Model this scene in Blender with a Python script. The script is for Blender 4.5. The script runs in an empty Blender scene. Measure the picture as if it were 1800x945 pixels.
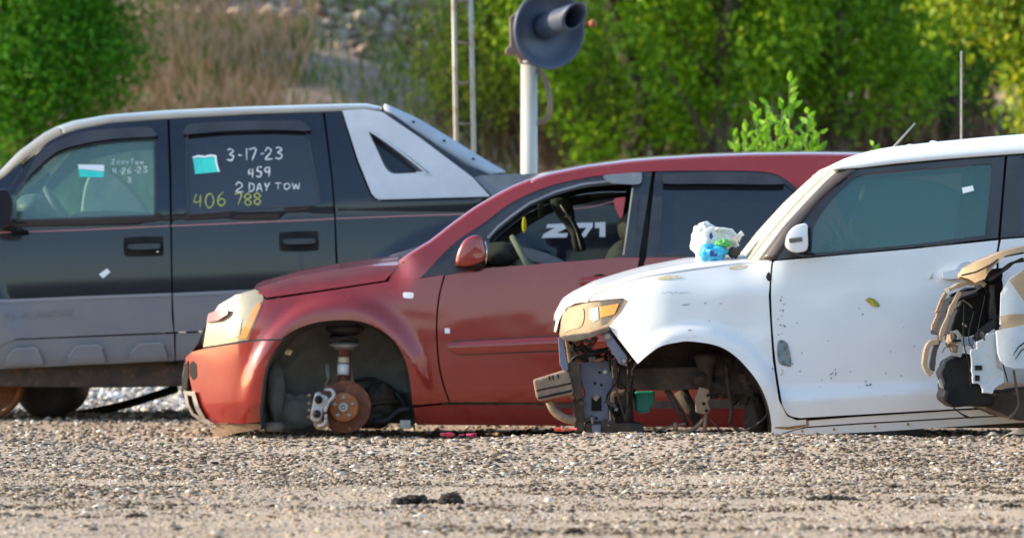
import bpy, math, random
import numpy as np
from mathutils import Vector, Matrix, noise
from mathutils.geometry import delaunay_2d_cdt
R = math.radians
SC = bpy.context.scene
COL = SC.collection
rnd = random.Random(7)

# ---------------------------------------------------------------- camera, sky, sun
H = 0.65                      # eye height above the yard
F, CX, HY = 8311.0, 900.0, 551.5
cam = bpy.data.cameras.new('camera'); camo = bpy.data.objects.new('camera', cam); COL.objects.link(camo)
camo.location = (0, 0, H); camo.rotation_euler = (R(90), 0, 0)
cam.sensor_width = 36; cam.lens = 36*F/1800; cam.shift_y = (HY-472.5)/1800
cam.clip_start = .5; cam.clip_end = 3000
cam.dof.use_dof = True; cam.dof.focus_distance = 20.6; cam.dof.aperture_fstop = 5.2
SC.camera = camo
w = bpy.data.worlds.new('World'); SC.world = w; w.use_nodes = True
nt = w.node_tree; sky = nt.nodes.new('ShaderNodeTexSky'); sky.sky_type = 'NISHITA'; sky.sun_disc = False
SUN = Vector((-.93, .03, .38)).normalized()
sky.sun_elevation = math.asin(SUN.z); sky.sun_rotation = math.atan2(SUN.x, SUN.y)
sky.dust_density = .6; sky.air_density = 1.2; sky.ozone_density = 2.0
nt.links.new(sky.outputs[0], nt.nodes['Background'].inputs[0]); nt.nodes['Background'].inputs[1].default_value = .15
sl = bpy.data.lights.new('sun', 'SUN'); sl.energy = 3.0; sl.angle = R(.5); sl.color = (1, .80, .55)
so = bpy.data.objects.new('sun', sl); COL.objects.link(so); so.rotation_euler = SUN.to_track_quat('Z', 'Y').to_euler()
SC.view_settings.view_transform = 'Standard'; SC.view_settings.look = 'None'; SC.view_settings.gamma = 1
SC.view_settings.exposure = 1.4

# ---------------------------------------------------------------- materials
def mat(name, c, rough=.5, metal=0, coat=0, c2=None, nscale=6, lo=.4, hi=.6, bump=0, bscale=60, spec=.5, c3=None, n3=3, lo3=.55, hi3=.7, stretch=None, emit=None):
    m = bpy.data.materials.new(name); m.use_nodes = True; t = m.node_tree; N = t.nodes; L = t.links
    b = N['Principled BSDF']
    b.inputs['Base Color'].default_value = (*c, 1); b.inputs['Roughness'].default_value = rough
    b.inputs['Metallic'].default_value = metal; b.inputs['Coat Weight'].default_value = coat; b.inputs['Coat Roughness'].default_value = .08
    b.inputs['Specular IOR Level'].default_value = spec
    co = N.new('ShaderNodeTexCoord'); mp = N.new('ShaderNodeMapping'); L.new(co.outputs['Object'], mp.inputs[0])
    if stretch: mp.inputs['Scale'].default_value = stretch
    def layer(prev, col, sc, a, z, det=6):
        n = N.new('ShaderNodeTexNoise'); n.inputs['Scale'].default_value = sc; n.inputs['Detail'].default_value = det; n.inputs['Roughness'].default_value = .65
        L.new(mp.outputs[0], n.inputs['Vector'])
        r = N.new('ShaderNodeMapRange'); r.inputs[1].default_value = a; r.inputs[2].default_value = z; L.new(n.outputs[0], r.inputs[0])
        x = N.new('ShaderNodeMix'); x.data_type = 'RGBA'; L.new(r.outputs[0], x.inputs[0])
        if isinstance(prev, tuple): x.inputs[6].default_value = (*prev, 1)
        else: L.new(prev, x.inputs[6])
        x.inputs[7].default_value = (*col, 1)
        return x.outputs[2]
    cur = c
    if c2: cur = layer(cur, c2, nscale, lo, hi)
    if c3: cur = layer(cur, c3, n3, lo3, hi3, 10)
    if not isinstance(cur, tuple): L.new(cur, b.inputs['Base Color'])
    if bump:
        n = N.new('ShaderNodeTexNoise'); n.inputs['Scale'].default_value = bscale; n.inputs['Detail'].default_value = 5; L.new(mp.outputs[0], n.inputs['Vector'])
        bp = N.new('ShaderNodeBump'); bp.inputs['Strength'].default_value = bump; bp.inputs['Distance'].default_value = .01
        L.new(n.outputs[0], bp.inputs['Height']); L.new(bp.outputs[0], b.inputs['Normal'])
    return m

def glass(name, tint, gloss_add=.03, haze=0, hazecol=(.4, .45, .45), refl=(1, 1, 1), matte=False):
    m = bpy.data.materials.new(name); m.use_nodes = True; t = m.node_tree; N = t.nodes; L = t.links
    for n in list(N):
        if n.type != 'OUTPUT_MATERIAL': N.remove(n)
    out = [n for n in N if n.type == 'OUTPUT_MATERIAL'][0]
    tr = N.new('ShaderNodeBsdfTransparent'); tr.inputs[0].default_value = (*tint, 1)
    gl = N.new('ShaderNodeBsdfGlossy'); gl.inputs['Roughness'].default_value = .03; gl.inputs[0].default_value = (*refl, 1)
    df = N.new('ShaderNodeBsdfDiffuse'); df.inputs[0].default_value = (*hazecol, 1)
    fr = N.new('ShaderNodeFresnel'); fr.inputs[0].default_value = 1.5
    ad = N.new('ShaderNodeMath'); ad.inputs[1].default_value = gloss_add; L.new(fr.outputs[0], ad.inputs[0])
    if matte: ad.operation = 'MULTIPLY'; ad.inputs[1].default_value = .12; gl.inputs['Roughness'].default_value = .4
    m1 = N.new('ShaderNodeMixShader'); m1.inputs[0].default_value = haze; L.new(tr.outputs[0], m1.inputs[1]); L.new(df.outputs[0], m1.inputs[2])
    m2 = N.new('ShaderNodeMixShader'); L.new(ad.outputs[0], m2.inputs[0]); L.new(m1.outputs[0], m2.inputs[1]); L.new(gl.outputs[0], m2.inputs[2])
    L.new(m2.outputs[0], out.inputs[0])
    return m

def island_mat(name, cols, rough=.8, transl=0, patch=None, patchscale=.5, gap=.5, bump=0):
    """colour varies from piece to piece (stone to stone, leaf to leaf)"""
    m = bpy.data.materials.new(name); m.use_nodes = True; t = m.node_tree; N = t.nodes; L = t.links
    b = N['Principled BSDF']; b.inputs['Roughness'].default_value = rough; b.inputs['Specular IOR Level'].default_value = .3
    g = N.new('ShaderNodeNewGeometry'); r = N.new('ShaderNodeValToRGB'); L.new(g.outputs['Random Per Island'], r.inputs[0])
    e = r.color_ramp.elements
    while len(e) < len(cols): e.new(.5)
    for i, (p, c) in enumerate(cols): e[i].position = p; e[i].color = (*c, 1)
    col = r.outputs[0]
    if patch:
        co = N.new('ShaderNodeTexCoord'); n = N.new('ShaderNodeTexNoise'); n.inputs['Scale'].default_value = patchscale; n.inputs['Detail'].default_value = 3
        L.new(co.outputs['Object'], n.inputs['Vector'])
        mr = N.new('ShaderNodeMapRange'); mr.inputs[1].default_value = gap-.08; mr.inputs[2].default_value = gap+.12; L.new(n.outputs[0], mr.inputs[0])
        x = N.new('ShaderNodeMix'); x.data_type = 'RGBA'; x.blend_type = 'MULTIPLY'; L.new(mr.outputs[0], x.inputs[0]); L.new(col, x.inputs[6]); x.inputs[7].default_value = (*patch, 1)
        col = x.outputs[2]
    L.new(col, b.inputs['Base Color'])
    if transl:
        tl = N.new('ShaderNodeBsdfTranslucent'); L.new(col, tl.inputs[0])
        mx = N.new('ShaderNodeMixShader'); mx.inputs[0].default_value = transl
        out = [n for n in N if n.type == 'OUTPUT_MATERIAL'][0]
        L.new(b.outputs[0], mx.inputs[1]); L.new(tl.outputs[0], mx.inputs[2]); L.new(mx.outputs[0], out.inputs[0])
    return m

M = {}
M['red'] = mat('red_paint', (.225, .014, .009), .24, .1, .9, c2=(.26, .020, .013), nscale=2.5, lo=.35, hi=.7, c3=(.27, .05, .04), n3=14, lo3=.6, hi3=.95)
M['black'] = mat('black_paint', (.004, .006, .013), .25, .0, .9, c2=(.006, .009, .018), nscale=3, spec=.2, c3=(.018, .019, .022), n3=9, lo3=.6, hi3=.95)
M['white'] = mat('white_paint', (.80, .81, .81), .32, 0, .6, c2=(.76, .78, .79), nscale=2, c3=(.52, .50, .46), n3=26, lo3=.64, hi3=.78)
M['tan'] = mat('tan_paint', (.42, .30, .18), .4, .2, .4, c2=(.36, .25, .15), nscale=5, c3=(.22, .16, .1), n3=20, lo3=.6, hi3=.75)
M['clad'] = mat('grey_cladding', (.15, .16, .18), .5, 0, 0, c2=(.17, .18, .195), nscale=3, c3=(.16, .155, .14), n3=12, lo3=.55, hi3=.8, bump=.1, bscale=300)
M['silver'] = mat('silver_plastic', (.47, .51, .56), .42, .1, 0, c2=(.42, .46, .5), nscale=4, bump=.08, bscale=200)
M['rail'] = mat('dark_grey_plastic', (.12, .14, .17), .5, 0, 0, c2=(.16, .18, .2), nscale=4)
M['trim'] = mat('black_trim', (.022, .025, .032), .35, 0, 0, c2=(.035, .038, .045), nscale=5)
M['rubber'] = mat('rubber', (.012, .012, .013), .6, c2=(.03, .028, .026), nscale=8)
M['liner'] = mat('wheel_liner', (.13, .13, .12), .75, c2=(.24, .22, .18), nscale=4, lo=.35, hi=.75, c3=(.17, .15, .12), n3=11, lo3=.58, hi3=.8, bump=.3, bscale=25)
M['under'] = mat('dirty_underbody', (.035, .028, .022), .8, c2=(.09, .062, .042), nscale=6, lo=.4, hi=.7, c3=(.16, .09, .05), n3=18, lo3=.56, hi3=.75, bump=.4)
M['rust'] = mat('rusty_iron', (.16, .048, .022), .78, c2=(.09, .032, .018), nscale=14, lo=.4, hi=.65, c3=(.33, .13, .05), n3=30, lo3=.56, hi3=.7, bump=.3, bscale=150)
M['rusthat'] = mat('orange_rust', (.36, .13, .045), .75, c2=(.22, .08, .03), nscale=22, lo=.4, hi=.65, bump=.3, bscale=150)
M['alloy'] = mat('grey_casting', (.42, .42, .42), .5, .5, c2=(.3, .28, .25), nscale=20, lo=.45, hi=.7, bump=.2)
M['steel'] = mat('bluish_primer_metal', (.13, .15, .22), .5, .3, c2=(.17, .18, .24), nscale=9, c3=(.2, .11, .06), n3=16, lo3=.56, hi3=.72, bump=.2)
M['beam'] = mat('corroded_beam', (.30, .21, .14), .65, .2, c2=(.17, .12, .08), nscale=12, lo=.4, hi=.7, c3=(.4, .3, .2), n3=25, lo3=.55, hi3=.8, bump=.4)
M['chrome'] = mat('chrome', (.8, .8, .78), .15, 1)
M['lens'] = mat('cloudy_lens', (.36, .325, .20), .2, 0, 1, c2=(.27, .26, .19), nscale=5)
M['lens2'] = mat('yellowed_lens', (.15, .14, .12), .25, .1, 1, c2=(.09, .08, .07), nscale=9, lo=.4, hi=.6)
M['haze'] = mat('hazed_lens', (.22, .205, .165), .3, 0, 1, c2=(.15, .14, .115), nscale=12)
M['lensin'] = mat('lamp_reflector', (.36, .37, .33), .35, .4, .5, c2=(.26, .27, .25), nscale=20, stretch=(.2, .2, 6))
M['amber'] = mat('amber_lens', (.75, .26, .05), .3, 0, 1)
M['redlens'] = mat('red_lens', (.70, .02, .02), .25, 0, 1)
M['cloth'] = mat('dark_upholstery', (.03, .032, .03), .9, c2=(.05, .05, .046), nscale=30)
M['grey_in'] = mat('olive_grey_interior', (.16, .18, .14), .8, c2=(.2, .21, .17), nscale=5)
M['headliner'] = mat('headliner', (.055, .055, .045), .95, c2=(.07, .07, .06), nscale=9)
M['pale'] = mat('pale_cover', (.78, .82, .76), .7, c2=(.52, .58, .55), nscale=3)
M['paper'] = mat('white_label', (.8, .82, .84), .6)
M['teal'] = mat('turquoise_label', (.03, .62, .53), .55, c2=(.06, .7, .6), nscale=10)
M['chalk'] = mat('white_paint_marker', (.62, .64, .66), .8)
M['chalk2'] = mat('faint_white_marker', (.40, .50, .50), .8)
M['ychalk'] = mat('yellow_marker', (.38, .42, .10), .8)
M['pink'] = mat('pink_pinstripe', (.50, .20, .20), .5)
M['emboss'] = mat('embossed_letter', (.15, .16, .175), .5)
M['yellow'] = mat('yellow_tag', (.75, .62, .03), .6)
M['leafy'] = mat('dry_yellow_leaf', (.42, .38, .03), .7, c2=(.25, .24, .03), nscale=60)
M['bag'] = mat('white_plastic_bag', (.74, .75, .70), .35, c2=(.62, .64, .60), nscale=14, bump=.6, bscale=30)
M['bagblue'] = mat('blue_wrapper', (.02, .32, .58), .3, c2=(.03, .42, .66), nscale=20, bump=.5, bscale=40)
M['baggreen'] = mat('green_wrapper', (.10, .42, .10), .4)
M['navy'] = mat('navy_print', (.03, .04, .22), .5)
M['green'] = mat('green_plastic', (.01, .30, .22), .4)
M['pole'] = mat('painted_pole', (.48, .48, .44), .5, 0, .1, c2=(.42, .41, .36), nscale=3, c3=(.42, .33, .24), n3=12, lo3=.62, hi3=.8, stretch=(1, 1, .25))
M['disc'] = mat('signal_black_blue', (.055, .075, .12), .5, .1, c2=(.075, .095, .14), nscale=5)
M['brownbox'] = mat('brown_box', (.17, .12, .10), .7, c2=(.24, .17, .13), nscale=6)
M['galv'] = mat('weathered_metal', (.36, .35, .30), .6, .3, c2=(.30, .22, .15), nscale=8, lo=.5, hi=.65)
M['rustpaint'] = mat('rust_stain', (.40, .22, .05), .7, c2=(.25, .12, .03), nscale=40)
M['scuff'] = mat('primer_scuff', (.20, .28, .31), .7, c2=(.10, .12, .11), nscale=50, lo=.45, hi=.6, c3=(.35, .2, .1), n3=30, lo3=.56, hi3=.7)
M['scuffy'] = mat('yellow_primer_stain', (.60, .47, .22), .7, c2=(.7, .66, .52), nscale=25)
M['dark'] = mat('black_plastic', (.008, .008, .009), .5, c2=(.018, .017, .015), nscale=8, spec=.15)
M['brownpil'] = mat('dark_brown_pillar', (.075, .055, .045), .5, 0, .3, c2=(.05, .04, .035), nscale=8)
M['cream'] = mat('sun_tint_pillar', (.62, .58, .42), .45, 0, .3, c2=(.66, .62, .48), nscale=6, c3=(.4, .33, .2), n3=20, lo3=.6, hi3=.8)  # warm sunlight on the white pillar is put into this base colour
M['bluegrey'] = mat('pale_bluegrey_panel', (.50, .56, .62), .45, 0, .2, c2=(.42, .47, .5), nscale=5, c3=(.3, .25, .2), n3=20, lo3=.6, hi3=.8)
M['bluegrey2'] = mat('pale_cladding_edge', (.22, .24, .27), .45)  # lighter grey for strips along the cladding and rib edges
M['sheet'] = mat('dirty_clear_sheet', (.45, .48, .50), .35, c2=(.3, .31, .31), nscale=9, bump=.5, bscale=20)
M['magenta'] = mat('pink_scrap', (.50, .03, .09), .6)
M['oredge'] = mat('orange_scrap', (.75, .10, .05), .6)
G = {}
G['clear'] = glass('clear_tinted_glass', (.75, .95, .88), .03, .30, (.19, .40, .34))  # diffuse teal share painted into the pane for a brighter cab interior
G['teal'] = glass('green_tinted_glass', (.45, .70, .62), .04, .32, (.03, .19, .145))  # its diffuse green share also stands in for brightness behind the pane
M['glareroof'] = mat('glare_tint_roof', (.19, .175, .13), .4, 0, .8, c2=(.24, .22, .16), nscale=2)  # sun glare along the black roof edge and pillars, painted as pale colour
G['far'] = glass('smoked_glass', (.8, .84, .82), .0, .03, (.03, .03, .03))
G['privacy'] = glass('privacy_glass', (.03, .035, .04), .03, .35, (.035, .042, .055))
G['red_far'] = glass('light_glass', (.72, .80, .74), .0, .03, (.3, .33, .3))
G['shield'] = glass('windscreen_glass', (.55, .66, .58), .03, .16, (.30, .36, .28))

G['glare'] = glass('glare_tint_windscreen', (.5, .5, .4), .03, .85, (.55, .50, .36), matte=True)  # glare on the windscreen put in as an almost opaque cream haze
# ---------------------------------------------------------------- helpers
def P(px, py, D): return Vector(((px-CX)*D/F, D, H-(py-HY)*D/F))

def rootloc(o):
    v = Vector((0, 0, 0))
    while o is not None: v += o.location; o = o.parent
    return v

def link(name, verts, faces, m, parent=None, smooth=True, bevel=0, at_base=False):
    verts = [Vector(v) for v in verts]
    me = bpy.data.meshes.new(name); o = bpy.data.objects.new(name, me)
    off = rootloc(parent) if parent else Vector((0, 0, 0))
    if parent is None:
        xs = [v.x for v in verts]; ys = [v.y for v in verts]; zs = [v.z for v in verts]
        off = Vector(((min(xs)+max(xs))/2, (min(ys)+max(ys))/2, min(zs))); o.location = off
    me.from_pydata([v-off for v in verts], [], faces); me.update()
    me.materials.append(m)
    if smooth: me.polygons.foreach_set('use_smooth', [True]*len(me.polygons))
    COL.objects.link(o)
    if parent: o.parent = parent
    if bevel:
        b = o.modifiers.new('bevel', 'BEVEL'); b.width = bevel; b.segments = 2; b.limit_method = 'ANGLE'; b.angle_limit = R(35)
    return o

def fastmesh(name, V, nper, Fc, m, smooth=False, origin=(0, 0, 0)):
    """V: (K*nper,3), Fc: (K*f, k) index array"""
    me = bpy.data.meshes.new(name); V = V-np.array(origin)
    k = Fc.shape[1]
    me.vertices.add(len(V)); me.vertices.foreach_set('co', V.astype(np.float32).ravel())
    me.loops.add(Fc.size); me.loops.foreach_set('vertex_index', Fc.astype(np.int32).ravel())
    me.polygons.add(len(Fc)); me.polygons.foreach_set('loop_start', np.arange(0, Fc.size, k, dtype=np.int32))
    me.polygons.foreach_set('loop_total', np.full(len(Fc), k, dtype=np.int32))
    if smooth: me.polygons.foreach_set('use_smooth', np.ones(len(Fc), dtype=bool))
    me.update(calc_edges=True); me.validate()
    me.materials.append(m)
    o = bpy.data.objects.new(name, me); o.location = origin; COL.objects.link(o)
    return o

def tag(o, label=None, cat=None, group=None, kind=None):
    if label: o['label'] = label
    if cat: o['category'] = cat
    if group: o['group'] = group
    if kind: o['kind'] = kind
    return o

def empty(name, loc, label, cat, group=None):
    o = bpy.data.objects.new(name, None); o.location = loc; COL.objects.link(o); o.empty_display_size = .2
    return tag(o, label, cat, group)

def crv(pts, n=24, closed=False):
    """Catmull-Rom through 2D/3D points"""
    p = [np.array(q, float) for q in pts]
    if closed: q = [p[-1]]+p+[p[0], p[1]]
    else: q = [2*p[0]-p[1]]+p+[2*p[-1]-p[-2]]
    seg = len(q)-3; out = []
    tot = n if not closed else n
    for i in range(tot+(0 if closed else 1)):
        u = i/tot*seg; k = min(int(u), seg-1); t = u-k
        a, b, c, d = q[k:k+4]
        out.append(tuple(.5*((2*b)+(-a+c)*t+(2*a-5*b+4*c-d)*t*t+(-a+3*b-3*c+d)*t**3)))
    return out

def resample(pts, n):
    p = np.array(pts, float); d = np.r_[0, np.cumsum(np.linalg.norm(np.diff(p, axis=0), axis=1))]
    u = np.linspace(0, d[-1], n); return np.stack([np.interp(u, d, p[:, k]) for k in range(p.shape[1])], 1)

def inside(poly, pts):
    poly = np.array(poly); x, y = pts[:, 0], pts[:, 1]; r = np.zeros(len(pts), bool); n = len(poly)
    for i in range(n):
        x1, y1 = poly[i]; x2, y2 = poly[(i+1) % n]
        if y1 == y2: continue
        c = ((y1 > y) != (y2 > y)) & (x < (x2-x1)*(y-y1)/(y2-y1)+x1); r ^= c
    return r

def dense(poly, step):
    out = []
    n = len(poly)
    for i in range(n):
        a = np.array(poly[i], float); b = np.array(poly[(i+1) % n], float); L = np.linalg.norm(b-a)
        if L < .4: continue
        k = max(1, int(L/step))
        for j in range(k): out.append(tuple(a+(b-a)*j/k))
    return out

def mesh2d(outline, holes=(), step=9):
    loops = [dense(outline, step)]+[dense(h, step) for h in holes]
    pts = []; edges = []
    for lp in loops:
        s = len(pts); pts += lp; edges += [(s+i, s+(i+1) % len(lp)) for i in range(len(lp))]
    a = np.array(loops[0]); x0, y0 = a.min(0); x1, y1 = a.max(0)
    gx, gy = np.meshgrid(np.arange(x0+step*.5, x1, step), np.arange(y0+step*.5, y1, step)); g = np.stack([gx.ravel(), gy.ravel()], 1)
    k = inside(loops[0], g)
    for h in loops[1:]: k &= ~inside(h, g)
    g = g[k]
    b = np.array(pts)
    if len(g):
        dmin = np.array([np.min((b[:, 0]-q[0])**2+(b[:, 1]-q[1])**2) for q in g]); g = g[dmin > (step*.45)**2]
    allp = [Vector(q) for q in pts]+[Vector(q) for q in g]
    V, E, Fa, ov, oe, of = delaunay_2d_cdt(allp, edges, [], 0, 1e-5)
    vv = np.array([(v.x, v.y) for v in V]); cen = np.array([vv[list(f)].mean(0) for f in Fa])
    ok = inside(loops[0], cen)
    for h in loops[1:]: ok &= ~inside(h, cen)
    def fat(f):
        a, b, c = vv[f[0]], vv[f[1]], vv[f[2]]; e = max(np.hypot(*(a-b)), np.hypot(*(b-c)), np.hypot(*(c-a)))
        return abs((b-a)[0]*(c-a)[1]-(b-a)[1]*(c-a)[0])/max(e, 1e-6) > .08
    ok &= np.array([fat(f) for f in Fa])
    Fa = [list(f) for f, o in zip(Fa, ok) if o]
    # boundary edges
    cnt = {}
    for f in Fa:
        for i in range(len(f)):
            e = (f[i], f[(i+1) % len(f)]); cnt[tuple(sorted(e))] = cnt.get(tuple(sorted(e)), 0)+1
    bd = []
    for f in Fa:
        for i in range(len(f)):
            e = (f[i], f[(i+1) % len(f)])
            if cnt[tuple(sorted(e))] == 1: bd.append(e)
    return vv, Fa, bd

class MB:
    def __init__(s): s.v = []; s.f = []
    def add(s, v, f):
        k = len(s.v); s.v += [Vector(q) for q in v]; s.f += [[i+k for i in q] for q in f]; return s
    def box(s, c, d, rot=None):
        c = Vector(c); q = []
        for x in (-.5, .5):
            for y in (-.5, .5):
                for z in (-.5, .5):
                    v = Vector((x*d[0], y*d[1], z*d[2])); v = rot@v if rot else v; q.append(c+v)
        return s.add(q, [(0, 1, 3, 2), (4, 6, 7, 5), (0, 4, 5, 1), (2, 3, 7, 6), (0, 2, 6, 4), (1, 5, 7, 3)])
    def prism(s, pts, D0, D1, step=None):
        """outline given in the plane at distance D0, extruded straight back to D1"""
        a = [P(x, y, D0) for x, y in pts]; b = [Vector((v.x, D1, v.z)) for v in a]; n = len(a)
        return s.add(a+b, [list(range(n)), list(range(2*n-1, n-1, -1))]+[(i, i+n, (i+1) % n+n, (i+1) % n) for i in range(n)])
    def tube(s, pts, r, n=10, flat=1, cap=True):
        pts = [Vector(p) for p in pts]; m = len(pts)
        rr = r if isinstance(r, (list, tuple)) else [r]*m
        vs = []
        up = Vector((0, 0, 1))
        d0 = (pts[1]-pts[0]).normalized()
        if abs(d0.z) > .9: up = Vector((0, 1, 0))
        for i, p in enumerate(pts):
            d = (pts[min(i+1, m-1)]-pts[max(i-1, 0)]).normalized()
            a = d.cross(up).normalized(); b = d.cross(a).normalized()
            for k in range(n):
                t = 2*math.pi*k/n; vs.append(p+a*math.cos(t)*rr[i]+b*math.sin(t)*rr[i]*flat)
        fs = [(i*n+k, i*n+(k+1) % n, (i+1)*n+(k+1) % n, (i+1)*n+k) for i in range(m-1) for k in range(n)]
        if cap: fs += [list(range(n-1, -1, -1)), [(m-1)*n+k for k in range(n)]]
        return s.add(vs, fs)
    def lathe(s, c, axis, prof, n=40, cap=True):
        """prof: (distance along axis, radius)"""
        c = Vector(c); ax = Vector(axis).normalized(); a = ax.orthogonal().normalized(); b = ax.cross(a)
        vs = []; m = len(prof)
        for h, r in prof:
            for k in range(n):
                t = 2*math.pi*k/n; vs.append(c+ax*h+(a*math.cos(t)+b*math.sin(t))*max(r, 1e-4))
        fs = [(i*n+k, i*n+(k+1) % n, (i+1)*n+(k+1) % n, (i+1)*n+k) for i in range(m-1) for k in range(n)]
        if cap: fs += [list(range(n-1, -1, -1)), [(m-1)*n+k for k in range(n)]]
        return s.add(vs, fs)
    def blob(s, c, d, nz=.0, seed=0, n=14, fs=3.0, rot=None):
        vs = []; c = Vector(c)
        for i in range(n+1):
            th = math.pi*i/n
            for k in range(2*n):
                ph = math.pi*k/n; v = Vector((math.sin(th)*math.cos(ph), math.sin(th)*math.sin(ph), math.cos(th)))
                q = 1+nz*noise.noise(v*fs+Vector((seed*3.1, seed, 0))); v = Vector((v.x*d[0], v.y*d[1], v.z*d[2]))*q
                vs.append(c+(rot@v if rot else v))
        m = 2*n
        return s.add(vs, [(i*m+k, (i+1)*m+k, (i+1)*m+(k+1) % m, i*m+(k+1) % m) for i in range(n) for k in range(m)])
    def build(s, name, m, parent=None, smooth=False, bevel=0, mirror=None):
        v = s.v; f = s.f
        if mirror is not None: v = [Vector((q.x, 2*mirror-q.y, q.z)) for q in v]; f = [q[::-1] for q in f]
        return link(name, v, f, m, parent, smooth, bevel)

class Car:
    def __init__(s, name, label, cat, D, W, px0, tf, group=None):
        s.D = D; s.W = W; s.yc = D+W/2; s.tf = tf
        x = (px0-CX)*D/F
        s.root = empty(name, (x, s.yc, 0), label, cat, group)
    def pt(s, px, py, dt=0, side=0):
        v = P(px, py, s.D+s.tf(px, py)+dt)
        if side: v.y = 2*s.yc-v.y
        return v
    def panel(s, name, outline, m, holes=(), dt=0, depth=.03, sides=(0, 1), parent=None, step=10, warp=None):
        vv, fa, bd = mesh2d(outline, holes, step); res = []
        for side in sides:
            V = [s.pt(x, y, dt+(warp(x, y) if warp else 0), side) for x, y in vv]; Fc = [list(f) for f in fa]
            if depth:
                k = len(V); idx = {}
                for a, b in bd:
                    for q in (a, b):
                        if q not in idx: idx[q] = len(V); V.append(V[q].copy()); V.append(V[q]+Vector((0, depth*(-1 if side else 1), 0)))
                Fl = [[idx[b], idx[a], idx[a]+1, idx[b]+1] for a, b in bd]
            else: Fl = []
            V2 = V; FF = Fc+Fl
            # orientation so that normals face outward
            o = link(name, V2, FF, m, parent[side] if isinstance(parent, (list, tuple)) else (parent or s.root))
            me = o.data; want = -1 if side == 0 else 1
            sgn = sum(p.normal.y*p.area for p in list(me.polygons)[:len(Fc)])
            if sgn*want < 0: me.flip_normals()
            sh = [True]*len(Fc)+[False]*len(Fl); me.polygons.foreach_set('use_smooth', sh)
            res.append(o)
        return res
    def over(s, name, lower, upper, m, tw=.2, crown=.02, n=60, parent=None, inner=None, half=False, skew=0):
        """surface that starts on the side along 'lower', rolls over at 'upper' and crosses to the other side"""
        lo = resample(lower, n); up = resample(upper, n); rows = []
        A = [0, 15, 30, 45, 60, 75, 90]
        for a in A:
            a = R(a); row = []
            for (x0, y0), (x1, y1) in zip(lo, up):
                x = x0+(x1-x0)*math.sin(a); y = y0+(y1-y0)*math.sin(a); t = s.tf(x0, y0)+tw*(1-math.cos(a)); row.append(P(x, y, s.D+t))
            rows.append(row)
        for g in (.25, .5, .75, 1.0):
            row = []
            for v in rows[6]:
                u = v.copy(); u.y = v.y+(s.yc-v.y)*g; u.z += crown*(1-(1-g)**2); u.x += skew*g; row.append(u)
            rows.append(row)
        full = rows if half else rows+[[Vector((v.x, 2*s.yc-v.y, v.z)) for v in r] for r in rows[-2::-1]]
        V = [v for r in full for v in r]; k = len(full)
        Fc = [(i*n+j, i*n+j+1, (i+1)*n+j+1, (i+1)*n+j) for i in range(k-1) for j in range(n-1)]
        o = link(name, V, Fc, m, parent or s.root)
        o.modifiers.new('thick', 'SOLIDIFY').thickness = .012
        if inner:
            V2 = [v-Vector((0, 0, .03)) for r in full[3:-3] for v in r]; k2 = k-6
            link('headliner', V2, [(i*n+j, i*n+j+1, (i+1)*n+j+1, (i+1)*n+j) for i in range(k2-1) for j in range(n-1)], inner, s.root)
        return o
    def across(s, name, line, m, dt=0, bulge=(0, 0, 0), n=24, k=12, parent=None, solid=0):
        """sheet between the two sides along a side-view line; bulge moves its middle"""
        ln = resample(line, n); V = []; bu = Vector(bulge)
        for x, y in ln:
            a = s.pt(x, y, dt); b = Vector((a.x, 2*s.yc-a.y, a.z))
            for j in range(k+1):
                u = j/k; V.append(a.lerp(b, u)+bu*(4*u*(1-u)))
        k += 1
        o = link(name, V, [(i*k+j, i*k+j+1, (i+1)*k+j+1, (i+1)*k+j) for i in range(n-1) for j in range(k-1)], m, parent or s.root)
        if solid: o.modifiers.new('thick', 'SOLIDIFY').thickness = solid
        return o
    def both(s, mb, name, m, smooth=False, bevel=0, parent=None, far=True):
        a = mb.build(name, m, parent or s.root, smooth, bevel)
        if far: mb.build(name, m, s.root, smooth, bevel, mirror=s.yc)
        return a
    def strip(s, name, line, wpx, m, dt=-.003, sides=(0,), parent=None, n=40, taper=False):
        """thin raised line along the side surface"""
        ln = resample(line, n); tn = np.gradient(ln, axis=0); tn /= np.linalg.norm(tn, axis=1)[:, None]; nr = np.stack([-tn[:, 1], tn[:, 0]], 1)
        out = []
        for side in sides:
            V = []
            for i, ((x, y), (a, b)) in enumerate(zip(ln, nr)):
                w_ = wpx/2*(math.sin(math.pi*min(1, max(0, (i+.5)/n)))**.5 if taper else 1)
                V += [s.pt(x+a*w_, y+b*w_, dt, side), s.pt(x-a*w_, y-b*w_, dt, side)]
            out.append(link(name, V, [(2*i, 2*i+1, 2*i+3, 2*i+2) for i in range(n-1)], m, parent or s.root))
        return out

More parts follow.
